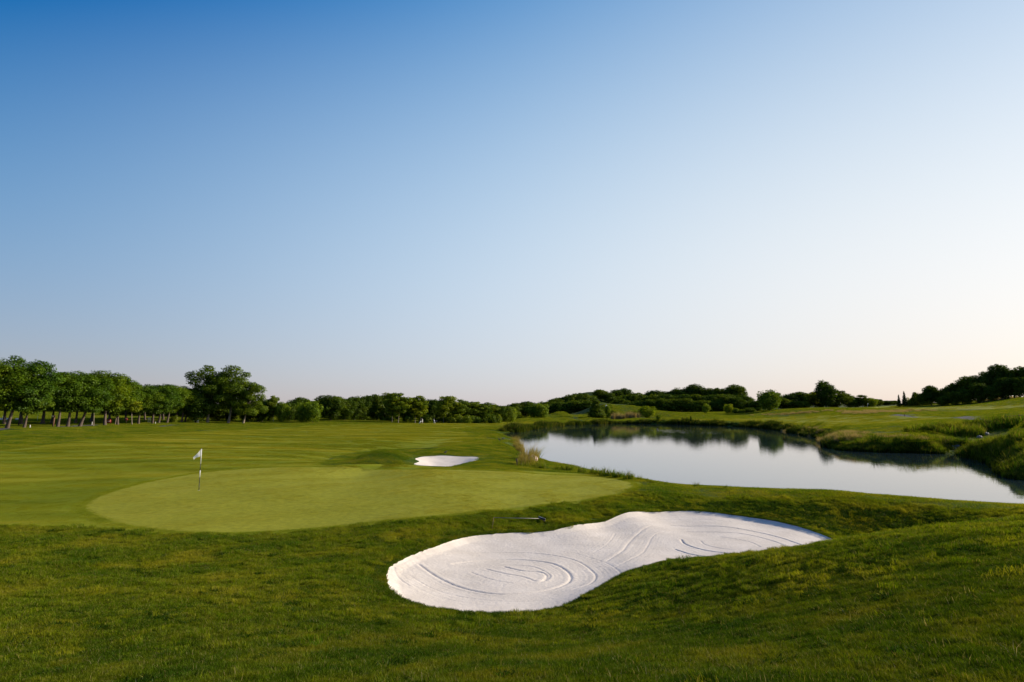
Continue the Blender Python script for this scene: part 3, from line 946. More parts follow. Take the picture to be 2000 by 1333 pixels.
PROTO = {}
def make_tree(kind, name, h, wid, lobes, n, leaf, bark, r0, top, forks, seed, leafmat=None, flat=0.0, bend=0.02, inner=0.35):
    mesh_c = crown_mesh('crown', LEAF[leafmat or kind], lobes, n, leaf, seed, flat, inner)
    mb = trunk_mb(h, r0, seed, forks, bend, top)
    me = bpy.data.meshes.new('trunk')
    me.from_pydata(mb.v, [], mb.f); me.materials.append(bark)
    me.polygons.foreach_set('use_smooth', np.ones(len(me.polygons), bool))
    zs = np.empty(len(mesh_c.vertices) * 3, np.float32); mesh_c.vertices.foreach_get('co', zs)
    zs = zs.reshape(-1, 3)
    hh = np.percentile(zs[:, 2], 99.7); ww = 2 * np.percentile(np.abs(zs[:, 0]), 97)
    PROTO.setdefault(kind, []).append((name, mesh_c, me, hh, ww))

gg = np.random.default_rng(3)
for s in range(4):      # horse chestnuts: dense domes of layered leaves on bare trunks
    lob = sphere_lobes(gg, 30, (0, 0, 8.0), (4.6, 4.6, 4.6), 1.45, .6, .82) + [(0, 0, 7.4, 3.7, 3.7, 3.5)]
    make_tree('chestnut', 'chestnut_tree', 13, 10, lob, 20000, .17, M_bark, .34, .5, 3, 10 + s, flat=.45)
for s in range(3):      # plane trees: big limbs, clumps of leaves with gaps
    lob = sphere_lobes(gg, 19, (0, 0, 10), (4.8, 4.8, 6.6), 1.6, .8, .95) + sphere_lobes(gg, 10, (0, 0, 9.0), (2.4, 2.4, 4.4), 1.4, .8, .9)
    make_tree('plane', 'plane_tree', 17, 11, lob, 18000, .19, M_pale, .34, .55, 6, 20 + s, inner=.4)
for s in range(5):      # oaks and other dense wood trees
    lob = sphere_lobes(gg, 20, (0, 0, 6.6), (4.2, 4.2, 4.9), 1.7, .8, .78) + [(0, 0, 6.2, 3.3, 3.3, 4.2), (0, 0, 2.6, 2.6, 2.6, 2.2)]
    make_tree('oak', 'oak_tree', 12, 10, lob, 9000, .26, M_dark, .32, .45, 3, 30 + s)
for s in range(4):      # locusts: slim pale stems, loose crowns
    lob = sphere_lobes(gg, 15, (0, 0, 8.6), (2.4, 2.4, 4.8), 1.3, .75, .85) + sphere_lobes(gg, 5, (0, 0, 5.0), (1.6, 1.6, 2.2), .8, .7, .8)
    make_tree('locust', 'locust_tree', 13.5, 6, lob, 4200, .26, M_pale, .12, .62, 5, 40 + s, inner=.3)
for s in range(2):      # round willows down to the ground
    lob = sphere_lobes(gg, 16, (0, 0, 3.6), (3.0, 3.0, 3.2), 1.3, .9, .78) + [(0, 0, 2.9, 2.7, 2.7, 2.8)]
    make_tree('willow', 'willow_tree', 7, 7, lob, 5200, .22, M_bark, .16, .5, 4, 50 + s)
for s in range(2):      # spruces
    lob = [(0.12 * math.sin(k * 2.1), 0.12 * math.cos(k * 2.1), 1.0 + k * .78, 2.0 * (1 - k / 11) + .2, 2.0 * (1 - k / 11) + .2, .55) for k in range(11)]
    make_tree('spruce', 'spruce_tree', 9.5, 4, lob, 3000, .22, M_dark, .14, .9, 0, 60 + s)
for s in range(2):      # planted saplings: thin clean stem and small oval crown
    lob = sphere_lobes(gg, 9, (0, 0, 4.4), (1.1, 1.1, 1.9), .65, .85, .8) + [(0, 0, 4.2, .9, .9, 1.5)]
    make_tree('sapling', 'young_tree', 6, 3, lob, 1800, .19, M_pale, .085, .7, 3, 70 + s, leafmat='locust')
for s in range(3):      # shrubs
    lob = [(gg.uniform(-1.2, 1.2), gg.uniform(-1.2, 1.2), gg.uniform(.4, 1.3), .9, .9, .8) for _ in range(9)]
    make_tree('shrub', 'shrub', 2, 3.5, lob, 1800, .17, M_dark, .06, .5, 5, 80 + s, leafmat='locust')
for s in range(2):      # column shaped dense tree clothed to the ground
    lob = [(0.5 * math.sin(k * 2.4), 0.5 * math.cos(k * 2.4), .9 + k * .8, 2.6 - .19 * k + .3 * math.sin(k * 1.7), 2.6 - .19 * k, .95) for k in range(11)]
    make_tree('cone', 'alder_tree', 10, 6, lob, 5200, .26, M_dark, .2, .8, 0, 90 + s, leafmat='oak')

ORD = ['first','second','third','fourth','fifth','sixth','seventh','eighth','ninth','tenth','eleventh','twelfth','thirteenth','fourteenth','fifteenth',
       'sixteenth','seventeenth','eighteenth','nineteenth','twentieth']
def ordinal(i):
    if i < 20: return ORD[i]
    tens = {2: 'twenty', 3: 'thirty', 4: 'forty'}[(i + 1) // 10]
    r = (i + 1) % 10
    return tens + '-' + ORD[r - 1] if r else {'twenty': 'twentieth', 'thirty': 'thirtieth', 'forty': 'fortieth'}[tens]

count = {}
def tree(px, ytop, wpx, D, kind, label, group=None, lean=0.0, cat='tree', sink=0.1):
    lst = PROTO[kind]
    i = count.get(kind, 0); count[kind] = i + 1
    name, mc, mt, hh, ww = lst[i % len(lst)]
    x = PD(px, HORIZON, D)[0]
    z = ground_z(x, D) - sink
    ztop = CAM_Z + (HORIZON - ytop) * D / F * 1.006 * (1 + .10 * math.sin(i * 2.7 + px) * (group is not None and 'skyline' in label or group is not None and 'wood' in group))
    hgt = max(0.8, (ztop - z)) / math.cos(lean)
    sz = hgt / hh
    sx = wpx * D / F / ww
    root = empty(name, (x, D, z), label, cat, group)
    root.rotation_euler = (random.uniform(-.03, .03), lean, 0)
    for nm, me in (('trunk', mt), ('crown', mc)):
        o = bpy.data.objects.new(nm, me); COL.objects.link(o); o.parent = root
        k = sx if nm == 'crown' else max(sx * 0.9, sz * 0.75)
        o.scale = (k, k * random.uniform(.9, 1.1), sz)
        o.rotation_euler = (0, 0, (i * 2.399) % 6.283)
    return root

GA = 'chestnut trees of the left avenue'
avenue = [(-16,704,100,108,0.0),(16,706,92,112,.30),(49,738,66,116,.20),(114,729,72,128,.03),(133,728,74,131,.10),(159,735,66,134,.20),(207,727,70,150,-.05),
          (232,737,62,156,.06),(273,757,58,164,.07),(298,754,54,168,.13),(311,752,48,172,.12),(327,754,52,176,.09),(355,756,50,182,.05),(364,760,52,186,.06)]
for k, (px, yt, w, D, ln) in enumerate(avenue):
    note = {0: 'chestnut tree cut off by the left edge of the photo', 1: 'dark domed chestnut tree with the most strongly leaning thick trunk, far left',
            2: 'chestnut tree with thick leaning trunk beside the blue sign'}.get(k)
    if note is None:
        note = 'chestnut tree in the avenue front row, %s trunk right of the blue sign' % ordinal(k - 3)
    tree(px, yt, w * random.uniform(1.0, 1.18), D, 'chestnut', note, GA, ln)
for k, (px, yt, w, D) in enumerate([(-60,712,90,128),(-30,722,90,135),(12,735,80,140),(42,740,70,142),(85,735,70,148),(102,738,60,152),(148,738,64,158),(182,733,62,168),(215,745,56,176),(247,748,54,182),
                                    (285,762,50,190),(318,764,50,196),(345,764,46,200),(385,768,48,205)]):
    tree(px, yt, w * 1.1, D, 'chestnut', 'shaded chestnut tree in the avenue back row, %s from left' % ordinal(k), 'chestnut trees of the avenue back row', random.uniform(0, .08))
for k, (px, yt, w, D, n) in enumerate([(184,776,24,139,'yellowish young tree on a thin pale stem left of the red box'),(227,783,24,156,'slim young tree between the two red boxes'),
        (260,780,28,158,'slim young tree just right of the post mounted red box'),(381,792,22,184,'small young tree beside the pale box under the planes')]):
    tree(px, yt, w, D, 'sapling', n, 'young trees planted along the avenue')
tree(385, 766, 46, 184, 'oak', 'bushy dark tree at the right end of the avenue, before the planes', None)
tree(340, 812, 15, 178, 'shrub', 'clipped low shrub between avenue trunks', None, cat='shrub')
GP = 'tall plane trees left of centre'
tree(404, 716, 84, 188, 'plane', 'tall plane tree with a pale forked trunk and gaps in its crown, leftmost of three', GP, .04)
tree(448, 718, 80, 190, 'plane', 'tall plane tree with a dense dark crown, middle of the three planes', GP, .07)
tree(476, 751, 58, 191, 'plane', 'lower plane tree leaning right, rightmost of the three planes', GP, .20)
for k, (px, yt, w, D) in enumerate([(425,790,44,200),(450,788,44,204),(484,790,40,203),(505,783,36,204)]):
    tree(px, yt, w, D, 'oak', 'dark low tree closing the gap behind the planes, %s from the left' % ordinal(k), 'low dark trees behind the planes')

for k, px in enumerate(range(-40, 200, 20)):
    tree(px, 782 + random.uniform(-5, 5), 34, 250, 'oak', 'dark tree far behind the leaning trunks at the left edge, %s from left' % ordinal(k), 'dark trees far behind the leaning trunks')
for k, px in enumerate(range(205, 410, 17)):
    tree(px, 796 + random.uniform(-4, 4), 30, 222, 'oak', 'low dark tree filling the gap between avenue trunks, %s from left' % ordinal(k), 'low dark trees behind the avenue')
GM = 'trees of the wood beyond the fairway'
mid = [(512,786,30,206,'oak'),(524,779,34,210,'oak'),(534,774,20,205,'locust'),(551,785,26,205,'willow'),(566,786,30,212,'oak'),(578,784,28,215,'oak'),(588,780,36,250,'oak'),
       (597,787,30,206,'willow'),(611,786,32,203,'willow'),(646,771,50,222,'oak'),(673,780,38,228,'oak'),(692,777,36,232,'oak'),(708,775,34,236,'oak'),(722,772,34,240,'oak'),
       (737,772,34,240,'oak'),(752,776,32,242,'oak'),(766,771,28,222,'locust'),(778,766,34,222,'locust'),(796,777,32,244,'oak'),(812,774,34,228,'locust'),(822,778,26,230,'locust'),
       (840,783,30,246,'oak'),(854,781,30,250,'oak'),(867,777,28,236,'locust'),(876,775,26,238,'locust'),(892,784,28,240,'locust'),(903,783,30,244,'locust'),(917,787,28,246,'locust'),
       (930,787,30,248,'locust'),(945,788,30,250,'locust'),(958,790,30,256,'locust'),(972,792,32,258,'oak'),(986,793,30,262,'oak'),(997,797,24,266,'willow')]
desc = {'oak': 'dense dark', 'locust': 'slim loose crowned', 'willow': 'yellow green bushy'}
for k, (px, yt, w, D, kd) in enumerate(mid):
    sp = {9: 'broad dark tree standing out left of the golfers, tallest of the low wood', 17: 'loose tree with the highest wispy top, left of the golfers',
          2: 'thin topped pale tree just right of the planes'}.get(k)
    tree(px, yt, w, D, kd, sp or '%s tree of the wood past the fairway, %s in its row from left' % (desc[kd], ordinal(k)), GM)
for k in range(19):
    px = 560 + k * 24
    tree(px, np.interp(px, [500,640,720,800,900,1000],[790,778,774,779,787,793]) + random.uniform(0, 5), 40, 275 + random.uniform(-8, 8), 'oak',
         'shaded tree at the back of the middle wood, %s from left' % ordinal(k), 'back row of the middle wood')
for k, px in enumerate([640, 668, 690, 712, 735, 757, 795, 832, 848, 862, 885, 905, 925, 945, 965]):
    tree(px, 812 + random.uniform(-3, 3), 24, 232 + random.uniform(0, 20), 'shrub', 'dark shrub at the foot of the middle wood, %s from left' % ordinal(k), 'undergrowth shrubs of the middle wood', cat='shrub')

GH = 'dark trees on the slope left of the pond head'
slope = [(1010,788,34,325,'oak'),(1028,785,36,328,'oak'),(1044,788,34,322,'willow'),(1057,790,26,320,'willow'),(1070,785,32,362,'oak'),(1085,779,34,368,'oak'),(1100,776,34,372,'oak'),
         (1115,772,34,372,'oak'),(1130,769,34,376,'oak'),(1142,770,30,378,'oak'),(1153,774,28,380,'oak'),(1092,786,30,352,'oak'),(1121,783,30,356,'oak'),(1137,782,28,360,'oak'),
         (1174,762,30,430,'oak'),(1189,769,24,425,'oak')]
for k, (px, yt, w, D, kd) in enumerate(slope):
    if k > 3: D *= 1.5
    tree(px, yt, w, D, kd, '%s tree on the slope left of the pond head, %s of its clump' % (desc[kd], ordinal(k)), GH)
tree(1164, 781, 28, 345, 'cone', 'lone dense tree at the pond head, mirrored in the water', None)
tree(1187, 791, 10, 348, 'willow', 'thin pale columnar tree beside the lone dense tree', None)
tree(1200, 801, 18, 350, 'shrub', 'dark shrub right of the lone dense tree at the pond head', None, cat='shrub')
tree(1236, 802, 24, 350, 'willow', 'pale rounded bush behind the plume grass at the pond head', None, cat='shrub')
tree(1263, 794, 31, 340, 'willow', 'bright round willow by itself at the head of the pond', None)
tree(1286, 810, 9, 280, 'willow', 'tiny young tree right of the bright round willow', None)
tree(1349, 812, 5, 262, 'cone', 'tiny dark young tree alone on the far bank grass', None)

GW = 'trees of the large dark wood behind the pond'
wood = [(1206,766,34,398),(1222,764,34,400),(1240,769,36,402),(1258,768,36,402),(1277,767,34,404),(1295,763,36,404),(1312,763,36,404),(1323,760,30,402),(1340,761,36,402),
        (1357,757,36,400),(1375,760,36,400),(1391,760,34,398),(1406,763,32,398),(1421,764,34,396),(1438,758,40,390),(1453,776,34,392)]
for k, (px, yt, w, D) in enumerate(wood):
    D *= 1.8
    tree(px, yt, w, D, 'oak', 'skyline tree of the dark wood behind the pond, %s from left' % ordinal(k), GW)
low = [(1212,782,30,368),(1232,785,32,366),(1252,784,32,366),(1274,783,32,364),(1296,781,32,362),(1318,782,32,362),(1340,780,32,360),(1358,785,30,356),(1378,783,30,356),(1398,784,30,354),
       (1418,776,32,356),(1436,776,32,352),(1450,784,26,352)]
for k, (px, yt, w, D) in enumerate(low):
    D *= 1.75
    tree(px, yt, w, D, 'oak', 'low front tree of the dark wood behind the pond, %s from left' % ordinal(k), 'front trees of the large dark wood')
for k in range(14):
    tree(1206 + k * 18.5, 772 + 4 * math.sin(k * 2.2), 40, 672, 'oak', 'shaded middle row tree of the dark wood behind the pond, %s from left' % ordinal(k), 'middle row of the large dark wood')
for k in range(8):
    tree(1062 + k * 12, 790 - k * .8 + 2 * math.sin(k * 2.2), 30, 500, 'oak', 'low shaded tree at the foot of the slope wood, %s from left' % ordinal(k), 'front row of the slope trees')
tree(1379, 789, 14, 345, 'willow', 'pale bush lit at the front edge of the dark wood', None, cat='shrub')
tree(1423, 790, 14, 345, 'willow', 'grey green bush near the right end of the dark wood', None, cat='shrub')
for k, (px, yt, w, D) in enumerate([(1438,798,14,338),(1449,800,11,336),(1463,797,18,338),(1476,796,20,345)]):
    tree(px, yt, w, D, 'shrub', 'dark shrub at the right foot of the dark wood, %s from the left' % ordinal(k), 'shrubs at the right foot of the wood', cat='shrub')
GR = 'trees on the skyline right of the dark wood'
rt = [(1480,782,32,390,'oak'),(1496,772,26,360,'locust'),(1510,768,30,352,'oak'),(1503,766,40,332,'willow'),(1530,777,34,360,'oak'),(1544,773,34,372,'oak'),(1560,770,34,375,'oak'),
      (1574,768,30,372,'oak'),(1589,765,28,360,'locust'),(1600,776,30,365,'oak'),(1614,750,34,352,'oak'),(1628,778,28,360,'oak'),(1638,765,26,356,'locust'),(1650,768,26,360,'locust'),
      (1660,776,28,372,'oak'),(1672,780,26,376,'oak'),(1685,773,22,372,'locust'),(1697,776,30,376,'willow'),(1714,778,28,390,'oak'),(1730,781,26,400,'oak'),(1745,782,22,405,'oak'),
      (1466,784,26,400,'oak'),(1566,784,26,350,'oak'),(1552,786,24,350,'oak')]
for k, (px, yt, w, D, kd) in enumerate(rt):
    sp = {10: 'tallest round topped oak on the skyline right of the dark wood', 3: 'bright yellow green tree right of the dark wood'}.get(k)
    tree(px, yt, w, D, kd, sp or '%s tree right of the dark wood, %s of its belt' % (desc[kd], ordinal(k)), GR)
tree(1757, 772, 8, 335, 'spruce', 'small pointed spruce on the bare crest, left of the pair', 'pair of small spruces')
tree(1768, 766, 10, 335, 'spruce', 'small pointed spruce on the bare crest, taller of the pair', 'pair of small spruces')
tree(1779, 776, 11, 338, 'shrub', 'little round bush right of the two spruces', None, cat='shrub')
tree(1789, 767, 9, 335, 'locust', 'thin see-through young tree left of the right hand wood', None)
for k, (px, yt, w) in enumerate([(1784,778,14),(1796,776,16),(1812,775,18)]):
    tree(px, yt, w, 336, 'shrub', 'dark shrub between the spruces and the right hand wood, %s from left' % ordinal(k), 'shrubs left of the right hand wood', cat='shrub')
GE = 'trees of the wood on the right hand hill'
rw = [(1803,767,20,330),(1820,750,24,328),(1836,759,24,326),(1851,760,24,322),(1868,746,30,320),(1882,757,26,318),(1896,735,40,316),(1916,733,38,312),(1936,733,36,308),(1960,718,40,304),
      (1985,714,40,300),(2012,716,44,296),(2040,712,48,292),(1845,772,22,305),(1866,764,24,302),(1890,758,28,298),(1914,752,30,295),(1940,752,30,290),(1966,745,32,288),(1994,742,34,284)]
for k, (px, yt, w, D) in enumerate(rw):
    sp = {12: 'large tree beyond the right edge of the photo on the hill'}.get(k)
    tree(px, yt, w, D, 'oak', sp or 'dark tree of the right hand hill wood, %s of its %s' % ((ordinal(k), 'skyline row') if k < 13 else (ordinal(k - 13), 'front row')), GE)

# ------------------------------------------------------------------ reeds and tall grass (too many to count)
G_rush_shade = grass_material('shade darkened rushes', ((.016,.034,.002), (.03,.05,.003), (.06,.07,.008)), scale=0.12, dry_amount=0.08)  # reed green darkened further: the far bank's shaded side is in the colour
tall_far = [patch_mesh('reeds', G_rush_shade, .6, 190, .75, .035, .3, True, 230 + k) for k in range(5)]
tall = [patch_mesh('reeds', G_reed, .45, 90, .8, .034, .4, True, 200 + k) for k in range(5)]
drym = [patch_mesh('dry_grass', G_dry, .8, 420, .55, .012, .5, True, 210 + k) for k in range(4)]
def strip(pxs, width, step, smin, smax, both=True):
    """points along a line on the ground, spread over a width"""
    ln = smooth_poly(hits(pxs), False, 6)
    seg = np.linalg.norm(np.diff(ln, axis=0), axis=1)
    n = int(seg.sum() / step * max(1, width / step * .5)) + 2
    t = rng.random(n) * seg.sum()
    cs = np.concatenate([[0], np.cumsum(seg)])
    x, y = np.interp(t, cs, ln[:, 0]), np.interp(t, cs, ln[:, 1])
    a = rng.random(n) * 6.283; r = width * np.sqrt(rng.random(n)) / 2
    return x + r * np.cos(a), y + r * np.sin(a), rng.uniform(smin, smax, n)
def set_strips(name, label, meshes, strips, dmin):
    x, y, s = (np.concatenate(q) for q in zip(*strips))
    z, d = zone_of(x, y)
    k = d > dmin
    p, nrm = surf(x[k], y[k])
    nrm[:] = (0, 0, 1)
    return scatter(name, label, 'tall grass', meshes, p, nrm, s[k])
def shore(i0, i1, width, step, smin, smax, off):
    ln = pond[i0:i1]
    t = np.gradient(ln, axis=0); t /= np.linalg.norm(t, axis=1)[:, None]
    nrm = np.stack([-t[:, 1], t[:, 0]], -1)
    mid_ = (ln + nrm * .3)
    sg = -1 if inside(pond, mid_[:1, 0], mid_[:1, 1])[0] else 1
    ln = ln + sg * nrm * off
    seg = np.linalg.norm(np.diff(ln, axis=0), axis=1)
    n = int(seg.sum() * width / step ** 2)
    u = rng.random(n) * seg.sum(); cs = np.concatenate([[0], np.cumsum(seg)])
    x = np.interp(u, cs, ln[:, 0]) + rng.uniform(-.5, .5, n) * width
    y = np.interp(u, cs, ln[:, 1]) + rng.uniform(-.5, .5, n) * width
    # height comes and goes along the bank
    w = .75 + .45 * np.sin(u * .21) * np.sin(u * .083 + 1)
    return x, y, rng.uniform(smin, smax, n) * w
far0, far1 = 1 * 4, 14 * 4
set_strips('bank_reeds', 'dark green reeds fringing the far bank of the pond, darkened for its shade', tall_far, [shore(far0, 6 * 4, 3.0, .75, 1.6, 2.6, 1.0), shore(6 * 4, far1, 3.4, .9, 1.3, 2.6, 1.0), shore(14 * 4, 17 * 4, 2.2, .7, 1.0, 1.8, .6), shore(17 * 4, 29 * 4 + 2, 1.4, .5, .8, 1.5, .4)], -.4)
set_strips('bank_reeds', 'rank tall grass on the right hand bank and along the stream', tall,
           [shore(17 * 4, 29 * 4 + 2, 2.6, .42, .8, 1.35, 1.0), shore(14 * 4, 17 * 4, 2.5, .6, .9, 1.5, 1.0),
            strip([(1640,856),(1700,862),(1760,864),(1830,866),(1868,868)], 5.0, .62, .5, .85), strip([(1800,846),(1830,842),(1860,845),(1885,850)], 6.0, .62, 1.2, 2.3),
            strip([(1890,840),(1930,836),(1965,832),(1999,828)], 5.0, .6, 1.2, 2.2), strip([(1880,868),(1910,876),(1950,892),(1985,905),(2010,912)], 3.5, .5, .6, 1.1)], -.3)
set_strips('dry_grass', 'tawny dry grass along the pond edges', drym,
           [strip([(1620,862),(1632,860),(1650,858),(1675,858)], 2.6, .6, 1.1, 2.0), strip([(1622,858),(1640,852),(1665,850)], 5.0, .8, .9, 1.5), strip([(1520,842),(1560,846),(1600,850)], 4.0, .9, .7, 1.2), strip([(1690,853),(1740,855),(1800,858),(1850,860)], 4.0, 1.3, .7, 1.3)], -.2)
set_strips('dry_grass', 'tawny fescue on the rises before the right hand trees', drym,
           [strip([(1480,811),(1530,809),(1580,806),(1620,803)], 7, 1.6, .9, 1.4), strip([(1690,807),(1730,804),(1770,803),(1795,803)], 16, 1.7, .9, 1.5),
            strip([(1640,803),(1670,806),(1700,808)], 5, 1.6, .8, 1.3), strip([(1930,781),(1965,778),(2000,775)], 10, 1.6, .9, 1.5)], .2)
set_strips('bank_reeds', 'short spiky reeds along the near edge of the pond', tall, [strip([(1062,916),(1100,918),(1150,925),(1200,931.5),(1240,937)], .8, .55, .35, .75), strip([(1250,938),(1300,946),(1400,953),(1500,958)], .5, 1.2, .2, .4)], -.4)

def clump(px, py, name, label, mat, n, h, rad, w=.022, group=None, flare=.35, cat='grass clump'):
    x, y = hits([(px, py)])[0]
    me = patch_mesh(name, mat, rad, n, h, w, flare, True, int(px))
    o = bpy.data.objects.new(name, me); COL.objects.link(o)
    o.location = (x, y, ground_z(x, y) - .02)
    return tag(o, label, cat, group)
G_gold = grass_material('golden grass', ((.20,.16,.03), (.27,.21,.05), (.33,.27,.08)), scale=0.8, dry=(.36,.29,.11), dry_amount=.35)
GT = 'golden grass clumps on the left bank of the pond'
for k, (px, py, h, r, lb) in enumerate([(1006,866,1.5,.9,'golden grass clump at the pond bank, farthest of the row by the two dark birds'),(1011,875,1.3,.9,'golden grass clump at the pond bank, second from the far end'),
        (1015,882,1.0,.7,'small golden grass clump low on the pond bank, third from the far end'),(1032,899,1.6,.9,'tallest golden grass clump at the pond bank, behind the pale rock'),
        (1028,908,1.25,.9,'broad golden grass clump at the pond bank, nearest the dark stake')]):
    clump(px, py, 'grass_clump', lb, G_gold, 520, h, r, .016, GT)
clump(1043, 898, 'grass_clump', 'dark spiky rush clump standing in the pond edge by the pale rock', G_reed, 160, 1.3, .45, .03, None, .7)
clump(1035, 911, 'grass_clump', 'bright green sedge clump in front of the golden grass', G_reed, 500, .55, 1.3, .02)
# plume grass at the pond head
GPm = 'plume grass at the pond head'
for k, px in enumerate([1197, 1204, 1211, 1218, 1225, 1232, 1239, 1246]):
    x, y, z = PD(px, 818, 330 + 4 * math.sin(k * 2))
    me = patch_mesh('plume_grass', G_dry, 1.1, 420, 3.4 + .5 * math.sin(k * 1.7), .07, .25, True, 300 + k)
    o = bpy.data.objects.new('plume_grass', me); COL.objects.link(o); o.location = (x, y, ground_z(x, y) - .1)
    tag(o, 'pale plume grass clump at the pond head, %s of eight from the left' % ordinal(k), 'plume grass', GPm)

# ------------------------------------------------------------------ small things
M_white = simple_mat('white paint', (.8, .79, .76), .5, .04)
M_cloth = simple_mat('white flag cloth', (.82, .80, .76), .8, .03)
M_cloth, _nt, _b, _o = new_mat('white flag cloth')
_tr = N(_nt, 'ShaderNodeBsdfTranslucent'); _tr.inputs[0].default_value = (.85, .83, .78, 1)
_b.inputs['Base Color'].default_value = (.82, .80, .77, 1); _b.inputs['Roughness'].default_value = .85
_ms = N(_nt, 'ShaderNodeMixShader'); _ms.inputs[0].default_value = .5
L(_nt, _b.outputs[0], _ms.inputs[1]); L(_nt, _tr.outputs[0], _ms.inputs[2]); L(_nt, _ms.outputs[0], _o.inputs[0])
M_black = simple_mat('black plastic', (.018, .018, .02), .45, .2)
M_alu = simple_mat('weathered grey handle', (.24, .22, .19), .5, .15)
M_red = simple_mat('red paint', (.50, .05, .035), .5, .12)
M_blue = simple_mat('blue sign enamel', (.015, .06, .33), .4, .08)
M_steel = simple_mat('galvanised post', (.35, .35, .34), .4, .1, metallic=.6)
M_wood = simple_mat('brown weathered wood', (.15, .075, .04), .85, .3, 6)
M_stake = simple_mat('dark stained wood', (.05, .022, .02), .8, .3, 6)
M_stone = simple_mat('pale stone', (.48, .43, .37), .9, .2, 3)
M_cream = simple_mat('cream box', (.62, .60, .45), .6, .06)
M_skin = simple_mat('skin', (.42, .25, .17), .6, .08)
M_navy = simple_mat('navy cloth', (.03, .035, .06), .85, .15)
M_sky = simple_mat('pale blue cloth', (.42, .47, .58), .85, .06)
M_grey = simple_mat('grey cloth', (.16, .16, .17), .85, .1)

def at(px, py):
    x, y = hits([(px, py)])[0]
    return x, y, ground_z(x, y)

# flagstick on the green
x, y, z = at(388.4, 958)
fl = empty('golf_flag', (x, y, z), 'white flag on a black and white striped flagstick in the putting green', 'flag')
Ht = 2.15
bands = [(-.1, .40, M_black), (.40, .68 - .0, M_black), (.68, 1.04, M_white), (1.04, 1.38, M_black), (1.38, Ht, M_white)]
dark, light = MB(), MB()
tilt = .012
for a, b_, m in bands:
    (dark if m is M_black else light).tube([(tilt * a, 0, a), (tilt * b_, 0, b_)], .019 if m is M_white else .017, 10)
light.ball((tilt * Ht, 0, Ht + .01), (.022, .022, .022), 10, 6)
pole = dark.build('pole', M_black, fl)
light.build('white_band', M_white, pole)
cup = MB().lathe([(.054, -.10), (.054, .004), (.060, .004), (.060, -.10)], seg=24).build('hole_cup', M_white, fl)
fv, ff = [], []
nu, nv = 9, 7
for i in range(nu):
    for j in range(nv):
        u, v = i / (nu - 1), j / (nv - 1)
        topz, botz = Ht - .01 - .42 * u, Ht - .36 - .10 * math.sin(u * 1.4)
        zz = topz + (min(botz, topz - .02) - topz) * v - .10 * max(0, u - .7) * 3 * v
        fv.append((-.012 - .37 * u * (1 - .08 * v), .05 * math.sin(u * 5 + v * 1.2) * u, zz))
for i in range(nu - 1):
    for j in range(nv - 1):
        a = i * nv + j
        ff.append((a, a + nv, a + nv + 1, a + 1))
fo = MB().add(fv, ff).build('flag_cloth', M_cloth, fl)

# rake lying behind the bunker
x0, y0, z0 = at(966, 1016); x1, y1, z1 = at(1057, 1018.5)
rk = empty('bunker_rake', (x1, y1, z1), 'bunker rake with pale handle and black head lying on the grass', 'rake')
hd = MB().tube([(x0 - x1, y0 - y1, z0 - z1 + .09), (0, 0, .10)], [.012, .014], 8).build('handle', M_alu, rk)
head = MB()
hx, hy = at(1064, 1024)[0] - x1, at(1064, 1024)[1] - y1
bx_, by_ = at(1051, 1012)[0] - x1, at(1051, 1012)[1] - y1
by_ = max(min(by_, .45), .2); hy = min(max(hy, -.45), -.2)
ang = math.atan2(hy - by_, hx - bx_ + .1)
ln_ = .60
ca, sa = math.cos(ang), math.sin(ang)
head.box((0.03, 0, .12), (ln_, .07, .05), ang, .012)
for k in range(13):
    t = (k - 6) / 6 * ln_ * .47
    head.tube([(0.03 + t * ca, t * sa, .10), (0.03 + t * ca + .02, t * sa, .01)], [.012, .006], 5)
head.tube([(-.12, 0, .11), (.03, 0, .12)], .022, 8)
head.build('rake_head', M_black, rk)
xs, ys, zs_ = at(961, 1035)
MB().tube([(xs - x1, ys - y1, zs_ - z1 + .05), (x0 - x1 - .03, y0 - y1, z0 - z1 + .10), (x0 - x1 + .03, y0 - y1, z0 - z1 + .09)], [.006, .008, .01], 6).build('grip_cord', M_wood, rk)

# thin pale hoop in the dark hollow at the right tip of the bunker
xh, yh, _ = PD(1660, 1052, 22.6); zh = ground_z(xh, yh)
MB().tube([(-.30 + .6 * k / 10, 0, -.05 + .20 * math.sin(math.pi * min(1, k / 9.0))) for k in range(11)], .006, 6).build('dry_stalk', M_alu).location = (xh, yh, PD(1660, 1056, 22.6)[2])
o = bpy.data.objects['dry_stalk']; tag(o, 'thin bent pale stalk at the right tip of the near bunker', 'stalk')

# hazard stakes and posts
def stake(px, py, h, r, mat, name, label, group=None):
    x, y, z = at(px, py)
    o = MB().lathe([(r * .7, -.2), (r, 0), (r, h - r * 1.2), (r * .75, h - r * .3), (r * .2, h)], seg=8).build(name, mat)
    o.location = (x, y, z)
    o.rotation_euler = (random.uniform(-.05, .05), random.uniform(-.05, .05), 0)
    return tag(o, label, 'post', group)
stake(1009.5, 909.5, .55, .055, M_stake, 'hazard_stake', 'short dark stake on the grass left of the golden grass', 'dark hazard stakes')
stake(1033.5, 882.5, .30, .04, M_stake, 'hazard_stake', 'small dark stake standing among the golden grass clumps', 'dark hazard stakes')
stake(1922.5, 866, .65, .07, M_stake, 'hazard_stake', 'dark stake among the tall grass left of the shaded right hand knoll', 'dark hazard stakes')
stake(1767, 813.5, .8, .09, M_stake, 'hazard_stake', 'dark stake by the far cart path bend', 'dark hazard stakes')
stake(58.5, 836, .55, .06, M_white, 'marker_stake', 'short white stake at the foot of the second leaning trunk', 'white stakes')
stake(303.5, 828.5, .6, .05, M_white, 'marker_stake', 'short white stake among the middle avenue trunks', 'white stakes')
